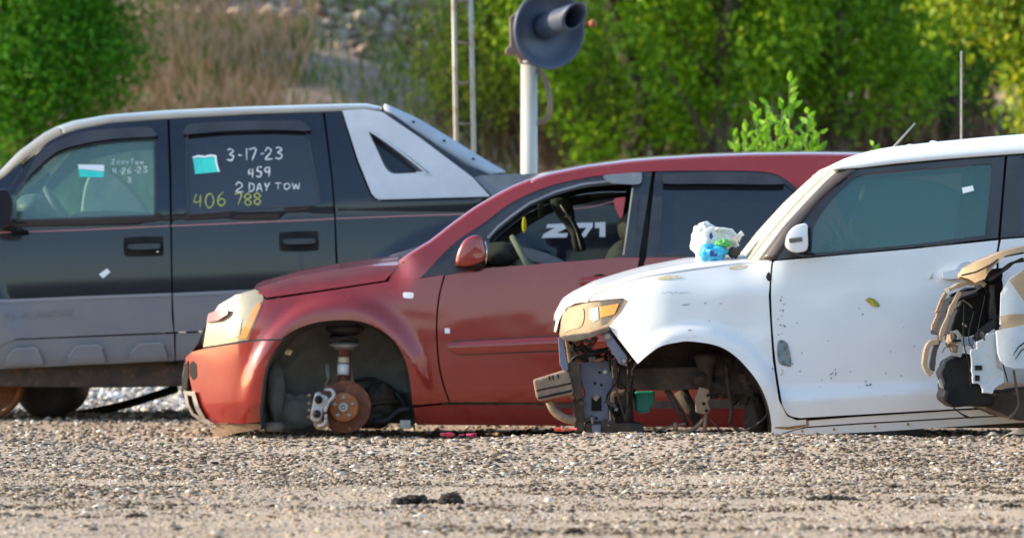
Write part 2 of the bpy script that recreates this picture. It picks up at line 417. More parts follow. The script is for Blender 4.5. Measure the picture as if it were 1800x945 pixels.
# hand lettering as pen strokes on a 1 x 1 cell (y up)
FONT = {'0': [[(.5, 1), (.15, .8), (.05, .4), (.3, 0), (.7, .05), (.9, .5), (.75, .9), (.5, 1)]],
 '1': [[(.5, 1), (.5, 0)]], '2': [[(.05, .75), (.3, 1), (.75, .9), (.7, .6), (.05, .05), (.95, .05)]],
 '3': [[(.1, .9), (.5, 1), (.85, .8), (.4, .55), (.9, .35), (.6, 0), (.05, .1)]],
 '4': [[(.3, 1), (.1, .45), (.9, .5)], [(.75, .95), (.7, 0)]], '5': [[(.9, 1), (.25, .98), (.2, .6), (.75, .55), (.8, .15), (.4, 0), (.05, .1)]],
 '6': [[(.7, 1), (.2, .6), (.1, .2), (.5, 0), (.85, .25), (.5, .5), (.15, .3)]], '7': [[(.05, .95), (.9, 1), (.45, 0)]],
 '8': [[(.5, .52), (.1, .75), (.5, 1), (.9, .75), (.5, .52), (.1, .25), (.5, 0), (.9, .25), (.5, .52)]],
 '9': [[(.85, .7), (.45, .5), (.1, .75), (.5, 1), (.85, .8), (.7, 0)]], '-': [[(.25, .5), (.7, .5)]],
 'D': [[(.15, 1), (.15, 0)], [(.0, .98), (.7, .85), (.9, .45), (.6, .1), (.05, 0)]], 'A': [[(.0, 0), (.45, 1), (.9, 0)], [(.15, .4), (.8, .4)]],
 'Y': [[(.05, 1), (.45, .5), (.9, 1)], [(.45, .5), (.3, 0)]], 'T': [[(.0, 1), (1, 1)], [(.5, 1), (.45, 0)]],
 'O': [[(.5, 1), (.1, .7), (.15, .2), (.5, 0), (.9, .35), (.8, .8), (.5, 1)]], 'W': [[(0, 1), (.2, 0), (.5, .7), (.75, 0), (1, 1)]],
 'd': [[(.8, 1), (.8, 0)], [(.8, .4), (.4, .55), (.1, .25), (.4, 0), (.8, .2)]], 'a': [[(.8, .55), (.4, .6), (.1, .25), (.4, 0), (.8, .3)], [(.8, .55), (.9, 0)]],
 'y': [[(.1, .6), (.45, .1)], [(.85, .6), (.2, -.35)]], 'o': [[(.5, .6), (.1, .3), (.5, 0), (.9, .3), (.5, .6)]], 'w': [[(0, .6), (.25, 0), (.5, .45), (.75, 0), (1, .6)]],
 'V': [[(0, 1), (.45, 0), (.9, 1)]], 'L': [[(.1, 1), (.1, 0), (.8, 0)]], 'N': [[(.05, 0), (.05, 1), (.85, 0), (.85, 1)]],
 'C': [[(.9, .85), (.5, 1), (.1, .7), (.1, .25), (.5, 0), (.9, .15)]], 'H': [[(.05, 0), (.05, 1)], [(.85, 0), (.85, 1)], [(.05, .5), (.85, .5)]],
 'E': [[(.85, 1), (.1, 1), (.1, 0), (.85, 0)], [(.1, .5), (.7, .5)]], ' ': []}
def writing(car, name, text, x0, y0, cw, ch, m, pw=2.2, slope=0, dt=-.003, gap=.25, parent=None, jit=.04, seed=0, slant=0):
    r = random.Random(seed); V = []; Fc = []; pw0 = pw
    x = x0
    for c in text:
        jy = r.uniform(-jit, jit)*ch*1.5
        for st in FONT[c]:
            pts = [(x+(q[0]+r.uniform(-jit, jit)+slant*q[1])*cw, y0+slope*(x-x0)-(q[1]+r.uniform(-jit, jit))*ch+jy) for q in st]
            pts = crv(pts, 5*len(pts)) if len(pts) > 2 else resample(pts, 5).tolist()
            ln = np.array(pts, float); tn = np.gradient(ln, axis=0); L = np.linalg.norm(tn, axis=1)[:, None]; tn /= np.maximum(L, 1e-6)
            k = len(V)
            for ii, ((a, b), (tx, ty)) in enumerate(zip(ln, tn)):
                pw = pw0*(1+(.45*noise.noise(Vector((a*.35, b*.35, seed)))*2 if jit else 0))*(1 if not jit or 0 < ii < len(ln)-2 else .6); V += [car.pt(a-ty*pw/2, b+tx*pw/2, dt), car.pt(a+ty*pw/2, b-tx*pw/2, dt)]
            Fc += [(k+2*i, k+2*i+1, k+2*i+3, k+2*i+2) for i in range(len(ln)-1)]
        x += cw*(1+gap)*(.6 if c in '1-' else 1)
    return link(name, V, Fc, m, parent or car.root)

def sstep(a, b, x):
    t = min(1, max(0, (x-a)/(b-a))); return t*t*(3-2*t)

# ---------------------------------------------------------------- ground
K = 1.7     # how much farther off the slope and the trees stand than first paced out
def rise(x, y):
    b = .45*sstep(33.5, 38.5, y)
    hill = 0; x /= K; y /= K
    if y > 41:
        k = .55+.45*sstep(-2, 3.5, -x)*1.0
        hill = (y-41)*.30*k*sstep(41, 47, y)
        hill = min(hill, 9+(y-41)*.02)*K
    return b+hill
def gz(x, y):
    px = CX+x*F/max(y, 5)
    amp = .062+.032*sstep(350, 560, px)+.012*math.sin(x*1.7)
    ridge = amp*math.exp(-((y-21.2)/.75)**2)
    dip = -.03*sstep(22.8, 24, y)*(1-sstep(27.3, 28.6, y))
    n = .020*noise.noise(Vector((x*1.1, y*.55, 0)))+.010*noise.noise(Vector((x*4, y*2.2, 3)))
    z = ridge+dip+n*(1 if y < 26 else .6)+rise(x, y)
    u, v = x/K, y/K
    if v > 38: z += K*(.35*noise.noise(Vector((u*.35, v*.35, 7)))*sstep(38, 44, v)+.12*noise.noise(Vector((u*1.3, v*1.3, 2)))*sstep(40, 46, v))
    return z
def ground_mesh(name, xs, ys, m, kind='structure'):
    V = np.array([(x, y, gz(x, y)) for y in ys for x in xs]); n = len(xs)
    i, j = np.meshgrid(np.arange(len(ys)-1), np.arange(n-1), indexing='ij'); a = (i*n+j).ravel()
    o = fastmesh(name, V, 0, np.stack([a, a+1, a+n+1, a+n], 1), m, smooth=True); tag(o, kind=kind); return o
def groundmat():
    m = mat('dusty_gravel_soil', (.46, .335, .22), .95, c2=(.37, .26, .165), nscale=1.3, lo=.35, hi=.65, c3=(.50, .42, .33), n3=40, lo3=.45, hi3=.62, bump=.8, bscale=70)
    t = m.node_tree; N = t.nodes; L = t.links; b = N['Principled BSDF']
    # damp dark streaks and fine pale grit that belong to the soil itself
    co = [n for n in N if n.type == 'TEX_COORD'][0]
    mp = N.new('ShaderNodeMapping'); mp.inputs['Scale'].default_value = (.35, 1.1, 1); L.new(co.outputs['Object'], mp.inputs[0])
    n = N.new('ShaderNodeTexNoise'); n.inputs['Scale'].default_value = 1.6; n.inputs['Detail'].default_value = 8; n.inputs['Roughness'].default_value = .7; L.new(mp.outputs[0], n.inputs['Vector'])
    r = N.new('ShaderNodeMapRange'); r.inputs[1].default_value = .52; r.inputs[2].default_value = .66; r.inputs[4].default_value = .75; L.new(n.outputs[0], r.inputs[0])
    x = N.new('ShaderNodeMix'); x.data_type = 'RGBA'; L.new(r.outputs[0], x.inputs[0])
    src = b.inputs['Base Color'].links[0].from_socket; L.new(src, x.inputs[6]); x.inputs[7].default_value = (.15, .11, .08, 1); L.new(x.outputs[2], b.inputs['Base Color'])
    return m
gm = groundmat()
hm = mat('dry_hillside_soil', (.42, .29, .21), .95, c2=(.27, .185, .12), nscale=1.6, lo=.38, hi=.62, c3=(.50, .41, .34), n3=2.6, lo3=.5, hi3=.7, bump=.8, bscale=8)
ground_mesh('ground', np.linspace(-12, 12, 300), np.r_[np.linspace(8, 13, 12)[:-1], np.linspace(13, 30, 330)[:-1], np.linspace(30, 41*K, 110)], gm)
ground_mesh('hillside', np.linspace(-76, 76, 260), np.linspace(41*K, 187, 170), hm)
# the rest of the yard out to the horizon, a little below the detailed sheet
def ring(name, z, r, m, hole):
    x0, x1, y0, y1 = hole
    V = [(-r, -r, z), (r, -r, z), (r, r, z), (-r, r, z), (x0, y0, z), (x1, y0, z), (x1, y1, z), (x0, y1, z)]
    o = link(name, V, [(0, 1, 5, 4), (1, 2, 6, 5), (2, 3, 7, 6), (3, 0, 4, 7)], m); return tag(o, kind='structure')
ring('yard_ground', -.03, 1500, gm, (-11.8, 11.8, 8.2, 41*K))
# low wooded hills on the other side of the yard (they show only as reflections in the paint)
V = []; Fh = []
na, nh = 90, 4
for i in range(na+1):
    a = R(-100-340/2+340*i/na) if False else R(180+ (i/na)*180)
    top = 14+3*noise.noise(Vector((i*.23, 0, 0)))+1.2*noise.noise(Vector((i*1.1, 5, 0)))
    for k in range(nh+1):
        u = k/nh; rr = 95+40*u; V.append((math.cos(a)*rr, math.sin(a)*rr-5, -.1+top*math.sin(u*math.pi/2)))
Fh = [(i*(nh+1)+k, (i+1)*(nh+1)+k, (i+1)*(nh+1)+k+1, i*(nh+1)+k+1) for i in range(na) for k in range(nh)]
tag(link('hills', V, Fh, mat('wooded_hill', (.016, .014, .012), .95, c2=(.028, .022, .018), nscale=.2)), kind='structure')

ICO = np.array([(0, -.526, .851), (0, .526, .851), (0, -.526, -.851), (0, .526, -.851), (.851, 0, .526), (.851, 0, -.526), (-.851, 0, .526), (-.851, 0, -.526), (.526, .851, 0), (.526, -.851, 0), (-.526, .851, 0), (-.526, -.851, 0)])
def hull_faces():
    f = []; 
    for a in range(12):
        for b in range(a+1, 12):
            for c in range(b+1, 12):
                A, B, C = ICO[a], ICO[b], ICO[c]; n = np.cross(B-A, C-A)
                d = (ICO-A)@n
                if np.all(d <= 1e-3) : f.append((a, b, c))
                elif np.all(d >= -1e-3): f.append((a, c, b))
    return np.array(f)
IF = hull_faces()
def stones(name, X, Y, S, m, seed, sink=.25, flat=.6, ang=.35):
    r = np.random.default_rng(seed); K = len(X)
    V = ICO[None]*(1+r.uniform(-ang, ang, (K, 12, 1))); V = V*np.stack([r.uniform(.8, 1.35, K), r.uniform(.8, 1.2, K), r.uniform(flat*.7, flat*1.3, K)], 1)[:, None, :]
    a = r.uniform(0, 6.28, K); b = r.uniform(-.5, .5, K); ca, sa, cb, sb = np.cos(a), np.sin(a), np.cos(b), np.sin(b)
    x, y, z = V[..., 0], V[..., 1], V[..., 2]
    y, z = y*cb[:, None]-z*sb[:, None], y*sb[:, None]+z*cb[:, None]
    x, y = x*ca[:, None]-y*sa[:, None], x*sa[:, None]+y*ca[:, None]
    Z = np.array([gz(p, q) for p, q in zip(X, Y)])
    V = np.stack([x, y, z], 2)*S[:, None, None]*.5+np.stack([X, Y, Z+S*flat*.5*(.5-sink)], 1)[:, None, :]
    Fc = (IF[None]+(np.arange(K)*12)[:, None, None]).reshape(-1, 3)
    o = fastmesh(name, V.reshape(-1, 3), 12, Fc, m); tag(o, kind='stuff'); return o
gravelmat = island_mat('gravel', [(0, (.04, .032, .025)), (.14, (.12, .088, .06)), (.38, (.23, .17, .115)), (.65, (.31, .245, .175)), (.88, (.41, .35, .27)), (1, (.66, .62, .54))], .9)
gritmat = island_mat('grit', [(0, (.07, .052, .04)), (.15, (.23, .175, .12)), (.6, (.38, .30, .21)), (.9, (.48, .41, .32)), (1, (.62, .58, .52))], .95)
ballmat = island_mat('ballast', [(0, (.12, .10, .08)), (.25, (.28, .25, .21)), (.6, (.46, .43, .39)), (1, (.72, .70, .66))], .9)
r = np.random.default_rng(3)
def scatter(n, y0, y1, pw=1.0, marg=1.12):
    y = y0+(y1-y0)*r.uniform(0, 1, n)**pw; x = r.uniform(-1, 1, n)*y*(900/F)*marg; return x, y
x, y = scatter(52000, 16.2, 23.0, .85); s = .008+.026*r.uniform(0, 1, len(x))**3+.022*(r.uniform(0, 1, len(x)) > .985)*r.uniform(.3, 1, len(x))
k = np.array([noise.noise(Vector((a*.55, b*.9, 1))) for a, b in zip(x, y)])*1.3 > .75-.34*(y-16.6)+.22*r.normal(size=len(y))
stones('gravel_bank', x[k], y[k], s[k], gravelmat, 1, flat=.4, ang=.42)
x, y = scatter(27000, 13.2, 19.2, 1); s = .005+.011*r.uniform(0, 1, len(x))**2.5+.030*(r.uniform(0, 1, len(x)) > .97)*r.uniform(.2, 1, len(x))**1.5
stones('loose_grit', x, y, s, gritmat, 2, flat=.5)
x, y = scatter(17000, 23.0, 33, 1); s = .012+.03*r.uniform(0, 1, len(x))**2
stones('gravel_under_the_cars', x, y, s, gravelmat, 4)
n = 22000; y = r.uniform(29.5, 39, n); x = r.uniform(-4.6, 1.5, n); s = .025+.05*r.uniform(0, 1, n)**2
stones('pale_ballast', x, y, s, ballmat, 5, flat=.75)
x, y = scatter(34000, 13.4, 23, 1); s = .006+.016*r.uniform(0, 1, len(x))**2
k = np.array([noise.noise(Vector((a*.9, b*1.6, 11))) for a, b in zip(x, y)]) > .18+.12*r.normal(size=len(y))
stones('dark_crumbs', x[k], y[k], s[k], island_mat('crumbs', [(0, (.03, .022, .016)), (.6, (.10, .07, .045)), (1, (.19, .14, .09))], .95), 6, flat=.6)
# black clods of asphalt or soil lying in the open
def clod(px, py, wpx, hpx, label, seed):
    t = (py-HY)/F; D = H/t
    for _ in range(8): D = (H-gz((px-CX)*D/F, D))/t
    b = MB(); q = random.Random(seed); W_ = wpx*D/F; H_ = hpx*D/F; c = P(px, py, D)
    nb = max(3, int(wpx/5)); 
    for i in range(nb*3):
        u = q.uniform(-1, 1); hh = H_*(1-u*u*.6)*q.uniform(.3, 1); sz = q.uniform(.12, .3)*H_*1.3
        b.blob((c.x+u*W_/2*.85, D+q.uniform(-.3, .3)*W_, c.z+max(sz*.4, hh-sz)), (sz*1.2, sz, sz*.9), .7, seed+i, 6, 2.5)
    o = b.build('clod', mat('clod_soil', (.018, .014, .011), .95, c2=(.05, .04, .03), nscale=60, bump=.5, bscale=200) if 'clodm' not in M else M['clodm'])
    M['clodm'] = o.data.materials[0]
    return tag(o, label, 'clod', 'dark clods lying on the gravel')
clod(727, 886, 84, 20, 'long flat black clod crumbling on the open gravel', 11)
clod(794, 885, 36, 25, 'round black clod right beside the long flat one', 31)
clod(1462, 878, 100, 10, 'thin dark smear of soil on the gravel below the white car', 51)
clod(1008, 938, 32, 14, 'small brown clod at the bottom edge of the gravel', 71)
clod(240, 908, 46, 8, 'low dark crumbs of soil on the gravel below the black truck', 91)
clod(1780, 892, 50, 10, 'dark crumbly patch at the right edge of the gravel', 121)

# ---------------------------------------------------------------- vegetation
def leaf_cloud(name, C, Rad, N_, L, m, parent, seed, asp=.5, droop=0, upb=.5, origin=(0, 0, 0), stretch=(1, 1, 1)):
    """C: clump centres, Rad: clump radii, N_: leaves in each; kite shaped leaves of length L"""
    r = np.random.default_rng(seed)
    N_ = int(N_*1.9); L = L*.70; idx = np.repeat(np.arange(len(C)), N_); K = len(idx)
    d = r.normal(size=(K, 3)); d /= np.linalg.norm(d, axis=1)[:, None]; rad = Rad[idx]*r.uniform(.25, 1, K)**.6
    pos = C[idx]+d*rad[:, None]*np.array(stretch)
    pos[:, 2] -= droop*rad*r.uniform(0, 1, K)
    nrm = d*.8+r.normal(size=(K, 3))*.55+np.array([0, 0, upb]); nrm /= np.linalg.norm(nrm, axis=1)[:, None]
    t = r.normal(size=(K, 3))+np.array([0, 0, -droop]); t -= (t*nrm).sum(1)[:, None]*nrm; t /= np.linalg.norm(t, axis=1)[:, None]; b = np.cross(nrm, t)
    l = (L*r.uniform(.6, 1.3, K))[:, None]; wd = l*asp
    V = np.stack([pos-t*l*.5, pos+b*wd*.5+nrm*l*.06, pos+t*l*.5-nrm*l*.08, pos-b*wd*.5+nrm*l*.06], 1).reshape(-1, 3)
    Fc = np.arange(K*4).reshape(-1, 4)
    o = fastmesh(name, V, 4, Fc, m, origin=origin)
    if parent: o.parent = parent; o.location = (0, 0, 0)
    return o
def leafmat(name, dark, mid, light, yl, tr=.35): return island_mat(name, [(0, dark), (.35, mid), (.8, light), (1, yl)], .55, tr)
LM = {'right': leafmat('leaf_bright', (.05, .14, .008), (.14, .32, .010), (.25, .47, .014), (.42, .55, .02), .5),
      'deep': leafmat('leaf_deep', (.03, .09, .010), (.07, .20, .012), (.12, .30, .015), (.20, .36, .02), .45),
      'yel': leafmat('leaf_yellowish', (.07, .16, .01), (.17, .30, .012), (.30, .40, .015), (.46, .40, .02)),
      'shrub': leafmat('leaf_shrub', (.03, .14, .010), (.07, .27, .012), (.13, .38, .015), (.20, .42, .02), .5),
      'sap': leafmat('leaf_sapling', (.10, .28, .02), (.20, .44, .02), (.28, .54, .03), (.38, .58, .05), .45),
      'frond': leafmat('leaf_frond', (.09, .17, .015), (.20, .32, .02), (.34, .44, .03), (.45, .46, .09))}
BARK = mat('bark', (.10, .075, .055), .9, c2=(.05, .038, .03), nscale=9, stretch=(1, 1, .25), bump=.8, bscale=30)
def tree(name, label, cat, x, y, crown, m, n, lsize, seed, group=None, clr=(.25, .55), trunk=.12, height=None, droop=0, leaves=60, asp=.5, stretch=(1, 1, 1), split=None):
    """crown: list of ellipsoids (dx, dy, z, rx, ry, rz)"""
    x *= K; y *= K; crown = [(e[0]*K, e[1]*K, e[2]*K, e[3]*K, e[4]*K, e[5]*K) for e in crown]; clr = (clr[0]*K, clr[1]*K); lsize *= K; trunk *= K
    z0 = gz(x, y)-.05; root = empty(name, (x, y, z0), label, cat, group); q = np.random.default_rng(seed)
    C = []
    for i in range(n):
        e = crown[q.integers(len(crown))]; d = q.normal(size=3); d /= np.linalg.norm(d); rr = q.uniform(.35, 1)**.5
        C.append((e[0]+d[0]*e[3]*rr, e[1]+d[1]*e[4]*rr, max(.15, e[2]+d[2]*e[5]*rr)))
    C = np.array(C); Rd = q.uniform(*clr, n)
    leaf_cloud('crown', C, Rd, leaves, lsize, m, root, seed+1, asp, droop, stretch=stretch)
    top = height or max(e[2] for e in crown)
    b = MB(); p = [Vector((x, y, z0))]
    for i in range(1, 7): p.append(Vector((x+q.normal()*.05*i, y+q.normal()*.05*i, z0+top*i/6)))
    b.tube(p, [trunk*(1-.8*i/6) for i in range(7)], 8); b.build('trunk', BARK, root, True)
    b = MB()
    for c in C[q.permutation(n)[:14]]:
        i = int(min(5, max(0, c[2]/top*4))); s = p[i]; e = Vector((x, y, z0))+Vector(c)
        mdl = s.lerp(e, .5)+Vector((0, 0, .1)); b.tube([s, mdl, e], [trunk*.4, trunk*.22, .01], 6)
    b.build('limbs', BARK, root, True)
    return root
gr_r = 'broadleaf trees behind the cars on the right'
def PX(px, D): return (px-CX)*D/F
D = 47
tree('broadleaf_tree', 'bright green tree just right of the railway signal disc', 'tree', PX(1100, 47), 47, [(0, 0, 2.2, 1.1, .9, 1.7), (.2, .1, 3.9, 1.0, .8, 1.2)], LM['right'], 150, .11, 100, gr_r, leaves=110)
tree('broadleaf_tree', 'bright green tree rising behind the leafy sapling', 'tree', PX(1270, 46), 46, [(0, 0, 2.6, 1.0, .8, 1.6), (-.1, .1, 4.2, 1.1, .9, 1.2)], LM['right'], 150, .11, 101, gr_r, leaves=110)
tree('broadleaf_tree', 'full green tree behind the raised white roof front and slanted antenna', 'tree', PX(1480, 47), 47, [(0, 0, 2.3, 1.1, .9, 1.4), (-.2, 0, 4.0, 1.2, .9, 1.2)], LM['right'], 160, .11, 102, gr_r, leaves=105)
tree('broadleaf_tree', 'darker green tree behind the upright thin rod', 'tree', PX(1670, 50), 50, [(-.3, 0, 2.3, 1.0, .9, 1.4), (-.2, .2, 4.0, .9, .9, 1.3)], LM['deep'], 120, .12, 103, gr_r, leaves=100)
tree('yellow_green_tree', 'yellow green tree at the top right corner', 'tree', PX(1800, 42)+.35, 42, [(-.45, 0, 3.05, .6, .6, .35), (-.1, 0, 2.5, .35, .5, .55), (.1, 0, 1.6, .3, .5, .6), (.3, 0, 3.4, .6, .6, .6)], LM['yel'], 90, .13, 104, leaves=90, trunk=.08)
# a second, darker row behind fills the wood's depth
dk = 'shaded trees filling the wood behind the first row'
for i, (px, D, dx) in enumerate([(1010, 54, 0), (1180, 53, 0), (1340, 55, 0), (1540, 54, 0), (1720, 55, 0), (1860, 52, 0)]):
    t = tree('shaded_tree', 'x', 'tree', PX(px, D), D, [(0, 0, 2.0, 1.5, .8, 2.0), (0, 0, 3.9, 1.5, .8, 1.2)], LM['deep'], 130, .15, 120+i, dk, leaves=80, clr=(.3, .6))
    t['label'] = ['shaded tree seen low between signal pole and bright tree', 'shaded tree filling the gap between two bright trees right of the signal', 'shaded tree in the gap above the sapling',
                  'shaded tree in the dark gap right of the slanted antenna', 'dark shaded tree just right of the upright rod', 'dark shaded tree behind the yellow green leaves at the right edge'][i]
tree('feathery_tree', 'feathery drooping yellow green tree behind the two thin masts', 'tree', PX(835, 48), 48, [(0, 0, 3.5, .75, .6, .9), (.15, 0, 2.3, .6, .5, .8), (-.45, 0, 3.5, .5, .5, .4), (.1, 0, 1.4, .7, .5, .6)], LM['frond'], 115, .10, 140, None, leaves=100, droop=.9, asp=.28, stretch=(1.8, 1, .55), trunk=.07)
tree('feathery_tree', 'leafy yellow green bush low at the foot of the signal pole', 'tree', PX(985, 50), 50, [(0, 0, 2.0, .6, .5, .9), (0, 0, 1.0, .8, .5, .6), (.1, 0, 3.4, .4, .5, .8)], LM['frond'], 60, .09, 141, None, leaves=90, asp=.35, trunk=.05)
gl = 'green shrubs on the left of the slope'
tree('green_shrub', 'large green shrub at the left edge behind the truck cab', 'shrub', PX(60, 46), 46, [(0, 0, 2.0, 1.0, .8, 1.2), (-.2, 0, 3.4, .9, .7, .9), (.1, .2, 2.8, .7, .6, .8), (0, .1, 1.3, 1.0, .7, .8)], LM['shrub'], 300, .09, 150, gl, leaves=120, trunk=.05)
tree('green_shrub', 'green shrub beside the large one, its top against the dry slope', 'shrub', PX(190, 48), 48, [(0, 0, 2.9, .5, .5, .8), (-.1, 0, 3.8, .5, .5, .8), (-.3, 0, 1.9, .45, .5, .7), (.15, 0, 4.2, .35, .4, .4)], LM['shrub'], 110, .085, 151, gl, leaves=110, trunk=.03)
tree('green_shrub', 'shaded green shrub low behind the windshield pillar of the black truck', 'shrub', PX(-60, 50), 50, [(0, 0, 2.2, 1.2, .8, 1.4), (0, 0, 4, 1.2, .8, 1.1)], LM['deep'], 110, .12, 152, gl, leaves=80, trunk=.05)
for i, (px, D, z, lb) in enumerate([(560, 60, .3, 'small round green bush on the dry slope above the rear cab window'), (505, 56, .2, 'small green bush in dry stalks above the front of the cab roof'), (480, 64, .3, 'little green bush high on the rubble slope')]):
    tree('small_bush', lb, 'bush', PX(px, D), D, [(0, 0, .45, .5, .4, .35)], LM['shrub'], 14, .08, 160+i, 'small bushes on the dry slope', leaves=70, trunk=.02, clr=(.15, .3))

# dry stalks and weeds standing on the slope
def stalks(name, n, xr, yr, hr, m, seed, wd=.02, lean=.2):
    r = np.random.default_rng(seed); x = []; y = []; xr = [q_*K for q_ in xr]; yr = [q_*K for q_ in yr]; hr = [q_*K for q_ in hr]; wd *= K
    while len(x) < n:
        a, b = r.uniform(*xr), r.uniform(*yr)
        if noise.noise(Vector((a*.8/K, b*.4/K, 4))) > -.15+r.uniform(-.2, .2): x.append(a); y.append(b)
    x = np.array(x); y = np.array(y); z = np.array([gz(a, b) for a, b in zip(x, y)]); h = r.uniform(*hr, n); lx = r.normal(size=n)*lean*h; ly = r.normal(size=n)*lean*h
    w_ = wd*r.uniform(.5, 1.5, n)
    base = np.stack([x, y, z-.03], 1); top = base+np.stack([lx, ly, h], 1); mid = (base+top)/2+np.stack([lx*-.1, ly*0, h*.05], 1); W = np.stack([w_, np.zeros(n), np.zeros(n)], 1)
    V = np.stack([base-W*.5, base+W*.5, mid+W, top, mid-W], 1).reshape(-1, 3)
    o = fastmesh(name, V, 5, np.arange(n*5).reshape(-1, 5), m); tag(o, kind='stuff'); return o
dry = island_mat('dry_stalk', [(0, (.20, .17, .07)), (.3, (.46, .32, .18)), (.7, (.64, .44, .30)), (1, (.62, .32, .17))], .8, .3)
grn = island_mat('weed_green', [(0, (.05, .11, .02)), (.5, (.14, .22, .04)), (1, (.32, .34, .10))], .7, .3)
stalks('dry_grass', 9000, (-6.5, -2.2), (46, 56), (.12, .38), dry, 21, .010)
stalks('green_weeds', 3200, (-7.8, 0), (45, 56), (.1, .4), grn, 22, .010, .35)
stalks('sparse_weeds', 7000, (-7, 1), (56, 72), (.1, .35), dry, 23, .011, .5)
stalks('undergrowth', 16000, (-8, 8), (41.5, 46), (.15, .5), grn, 24, .014, .35)
n = 11000; q = np.random.default_rng(9); y = q.uniform(52, 72, n)*K; x = q.uniform(-7, 1.5, n)*K; s = (.05+.26*q.uniform(0, 1, n)**6)*K
stones('rubble', x, y, s, island_mat('rubble', [(0, (.18, .12, .09)), (.4, (.38, .28, .21)), (.8, (.54, .44, .37)), (1, (.72, .64, .56))], .95), 12, flat=.7)
# low twigs and brush that shows brown between the trees
stalks('brown_brush', 1400, (-.8, 7), (48.5, 52), (.3, 1.3), island_mat('twig', [(0, (.07, .04, .03)), (.6, (.17, .11, .07)), (1, (.26, .18, .12))], .9), 25, .02, .35)

# sapling behind the dark red car
def sapling():
    D = 30.5; root = empty('sapling', (PX(1375, D), D, 0), 'bright lime green sapling poking up behind the dark red car roof', 'sapling')
    q = random.Random(5); b = MB(); tips = [(1388, 145, 1), (1330, 190, 1), (1352, 185, 1), (1420, 200, 1), (1410, 235, 1), (1290, 240, .6), (1440, 235, .8), (1365, 215, 1), (1312, 225, .8), (1428, 250, .7), (1338, 240, .8), (1395, 230, .9), (1535, 256, .3), (1305, 250, .6), (1375, 185, .9), (1345, 212, .9)]
    base = Vector((PX(1375, D), D, 0)); V = []; Fc = []
    for i, (px, py, k) in enumerate(tips):
        DD = D+q.uniform(-.35, .35); tip = P(px, py, DD); m_ = base.lerp(tip, .55)+Vector(((tip.x-base.x)*.25, 0, 0)); line = crv([base, m_, tip], 20)
        b.tube(line, [.014*(1-.8*j/20) for j in range(21)], 6)
        for j in range(26):
            u = 20-j*.36
            if u < 9: break
            p = Vector(line[min(20, int(u))]).lerp(Vector(line[min(20, int(u)+1)]), u-int(u)); a = q.uniform(0, 6.28)
            L = q.uniform(.065, .11); d = Vector((math.cos(a)*.8, math.sin(a)*.8, q.uniform(.35, 1.1))).normalized(); sd = d.cross(Vector((q.uniform(-.4, .4), -1, q.uniform(-.3, .3)))).normalized()*L*.20; kk = len(V)
            nn = d.cross(sd).normalized()*L*.06
            V += [p, p+d*L*.35+sd, p+d*L*.75+sd*.7, p+d*L-nn, p+d*L*.75-sd*.7, p+d*L*.35-sd, p+d*L*.5+nn]
            Fc += [(kk, kk+1, kk+6), (kk+1, kk+2, kk+6), (kk+2, kk+3, kk+6), (kk+3, kk+4, kk+6), (kk+4, kk+5, kk+6), (kk+5, kk, kk+6)]
    b.build('stems', mat('green_stem', (.12, .16, .04), .7), root, True); link('leaves', V, Fc, LM['sap'], root, False)
sapling()

# ---------------------------------------------------------------- railway signal and masts
def signal():
    D = 33.0; root = empty('railway_signal', (PX(930, D), D, rise(0, D)), 'round dark blue signal disc with hood on a white pole', 'railway signal'); q = lambda px, py, dd=0: P(px, py, D+dd)
    s = D/F
    hax = Vector((.52, -.84, .13)).normalized()
    b = MB(); c0 = Vector((PX(930, D), D, 0)); b.lathe(c0, (0, 0, 1), [(-.1, 15.5*s), (q(0, 112).z, 14.5*s)], 32); b.lathe((c0.x, D, q(0, 112).z), (0, 0, 1), [(0, 17*s), (4*s, 17*s), (6*s, 12*s)], 32); b.build('pole', M['pole'], root, True)
    b = MB(); b.prism([(895, 30), (912, 20), (925, 60), (928, 92), (934, 112), (914, 112), (908, 95), (888, 94), (888, 86), (896, 80)], D-.05, D+.25); b.build('lamp_housing', M['brownbox'], root, bevel=.01)
    ax = Vector((.47, -.86, -.06)).normalized()
    cc = q(963, 52, -.25); r0 = 70*s
    b = MB(); b.lathe(cc, ax, [(0, r0*.98), (.02, r0), (.035, r0*.985), (.03, r0*.93), (-.03, r0*.8), (-.055, r0*.5), (-.06, r0*.05), (-.09, r0*.05), (-.085, r0*.5), (-.05, r0*.85)], 64, cap=False)
    dd = b.build('disc', M['disc'], root, True)
    b = MB(); n = 28; a1 = ax.cross(Vector((0, 0, 1))).normalized(); a2 = a1.cross(ax).normalized()
    V = []; Fc = []; rh = r0*.27
    for i in range(9):
        u = i/8
        for k in range(n):
            t = 2*math.pi*k/n; cut = .42-.0*math.sin(t)
            L = (.40+.05*math.sin(t))*u; V.append(cc+ax*-.05+hax*L+Vector((0, 0, .02))+(a1*math.cos(t)+a2*math.sin(t))*rh)
    Fc = [(i*n+k, i*n+(k+1) % n, (i+1)*n+(k+1) % n, (i+1)*n+k) for i in range(8) for k in range(n)]
    h = link('hood', V, Fc, M['disc'], root); h.modifiers.new('t', 'SOLIDIFY').thickness = .012
    b = MB(); b.lathe(cc+ax*-.06, ax, [(0, rh*.9), (.03, rh*.8), (.05, rh*.3)], 24); b.build('lens', M['dark'], root, True)
    b = MB(); b.tube(crv([q(934, 112), q(955, 135, -.03), q(966, 170, -.04), q(965, 200, -.03), q(955, 213), q(940, 217)], 24), 4.6*s, 10); b.build('cable', M['brownbox'], root, True)
    b = MB(); b.tube([q(1000, 40, .05), q(1040, 42, .05)], .012, 8); b.blob(q(1042, 42, .05), (.03, .03, .03)); b.build('bracket', M['rusthat'], root, True)
signal()
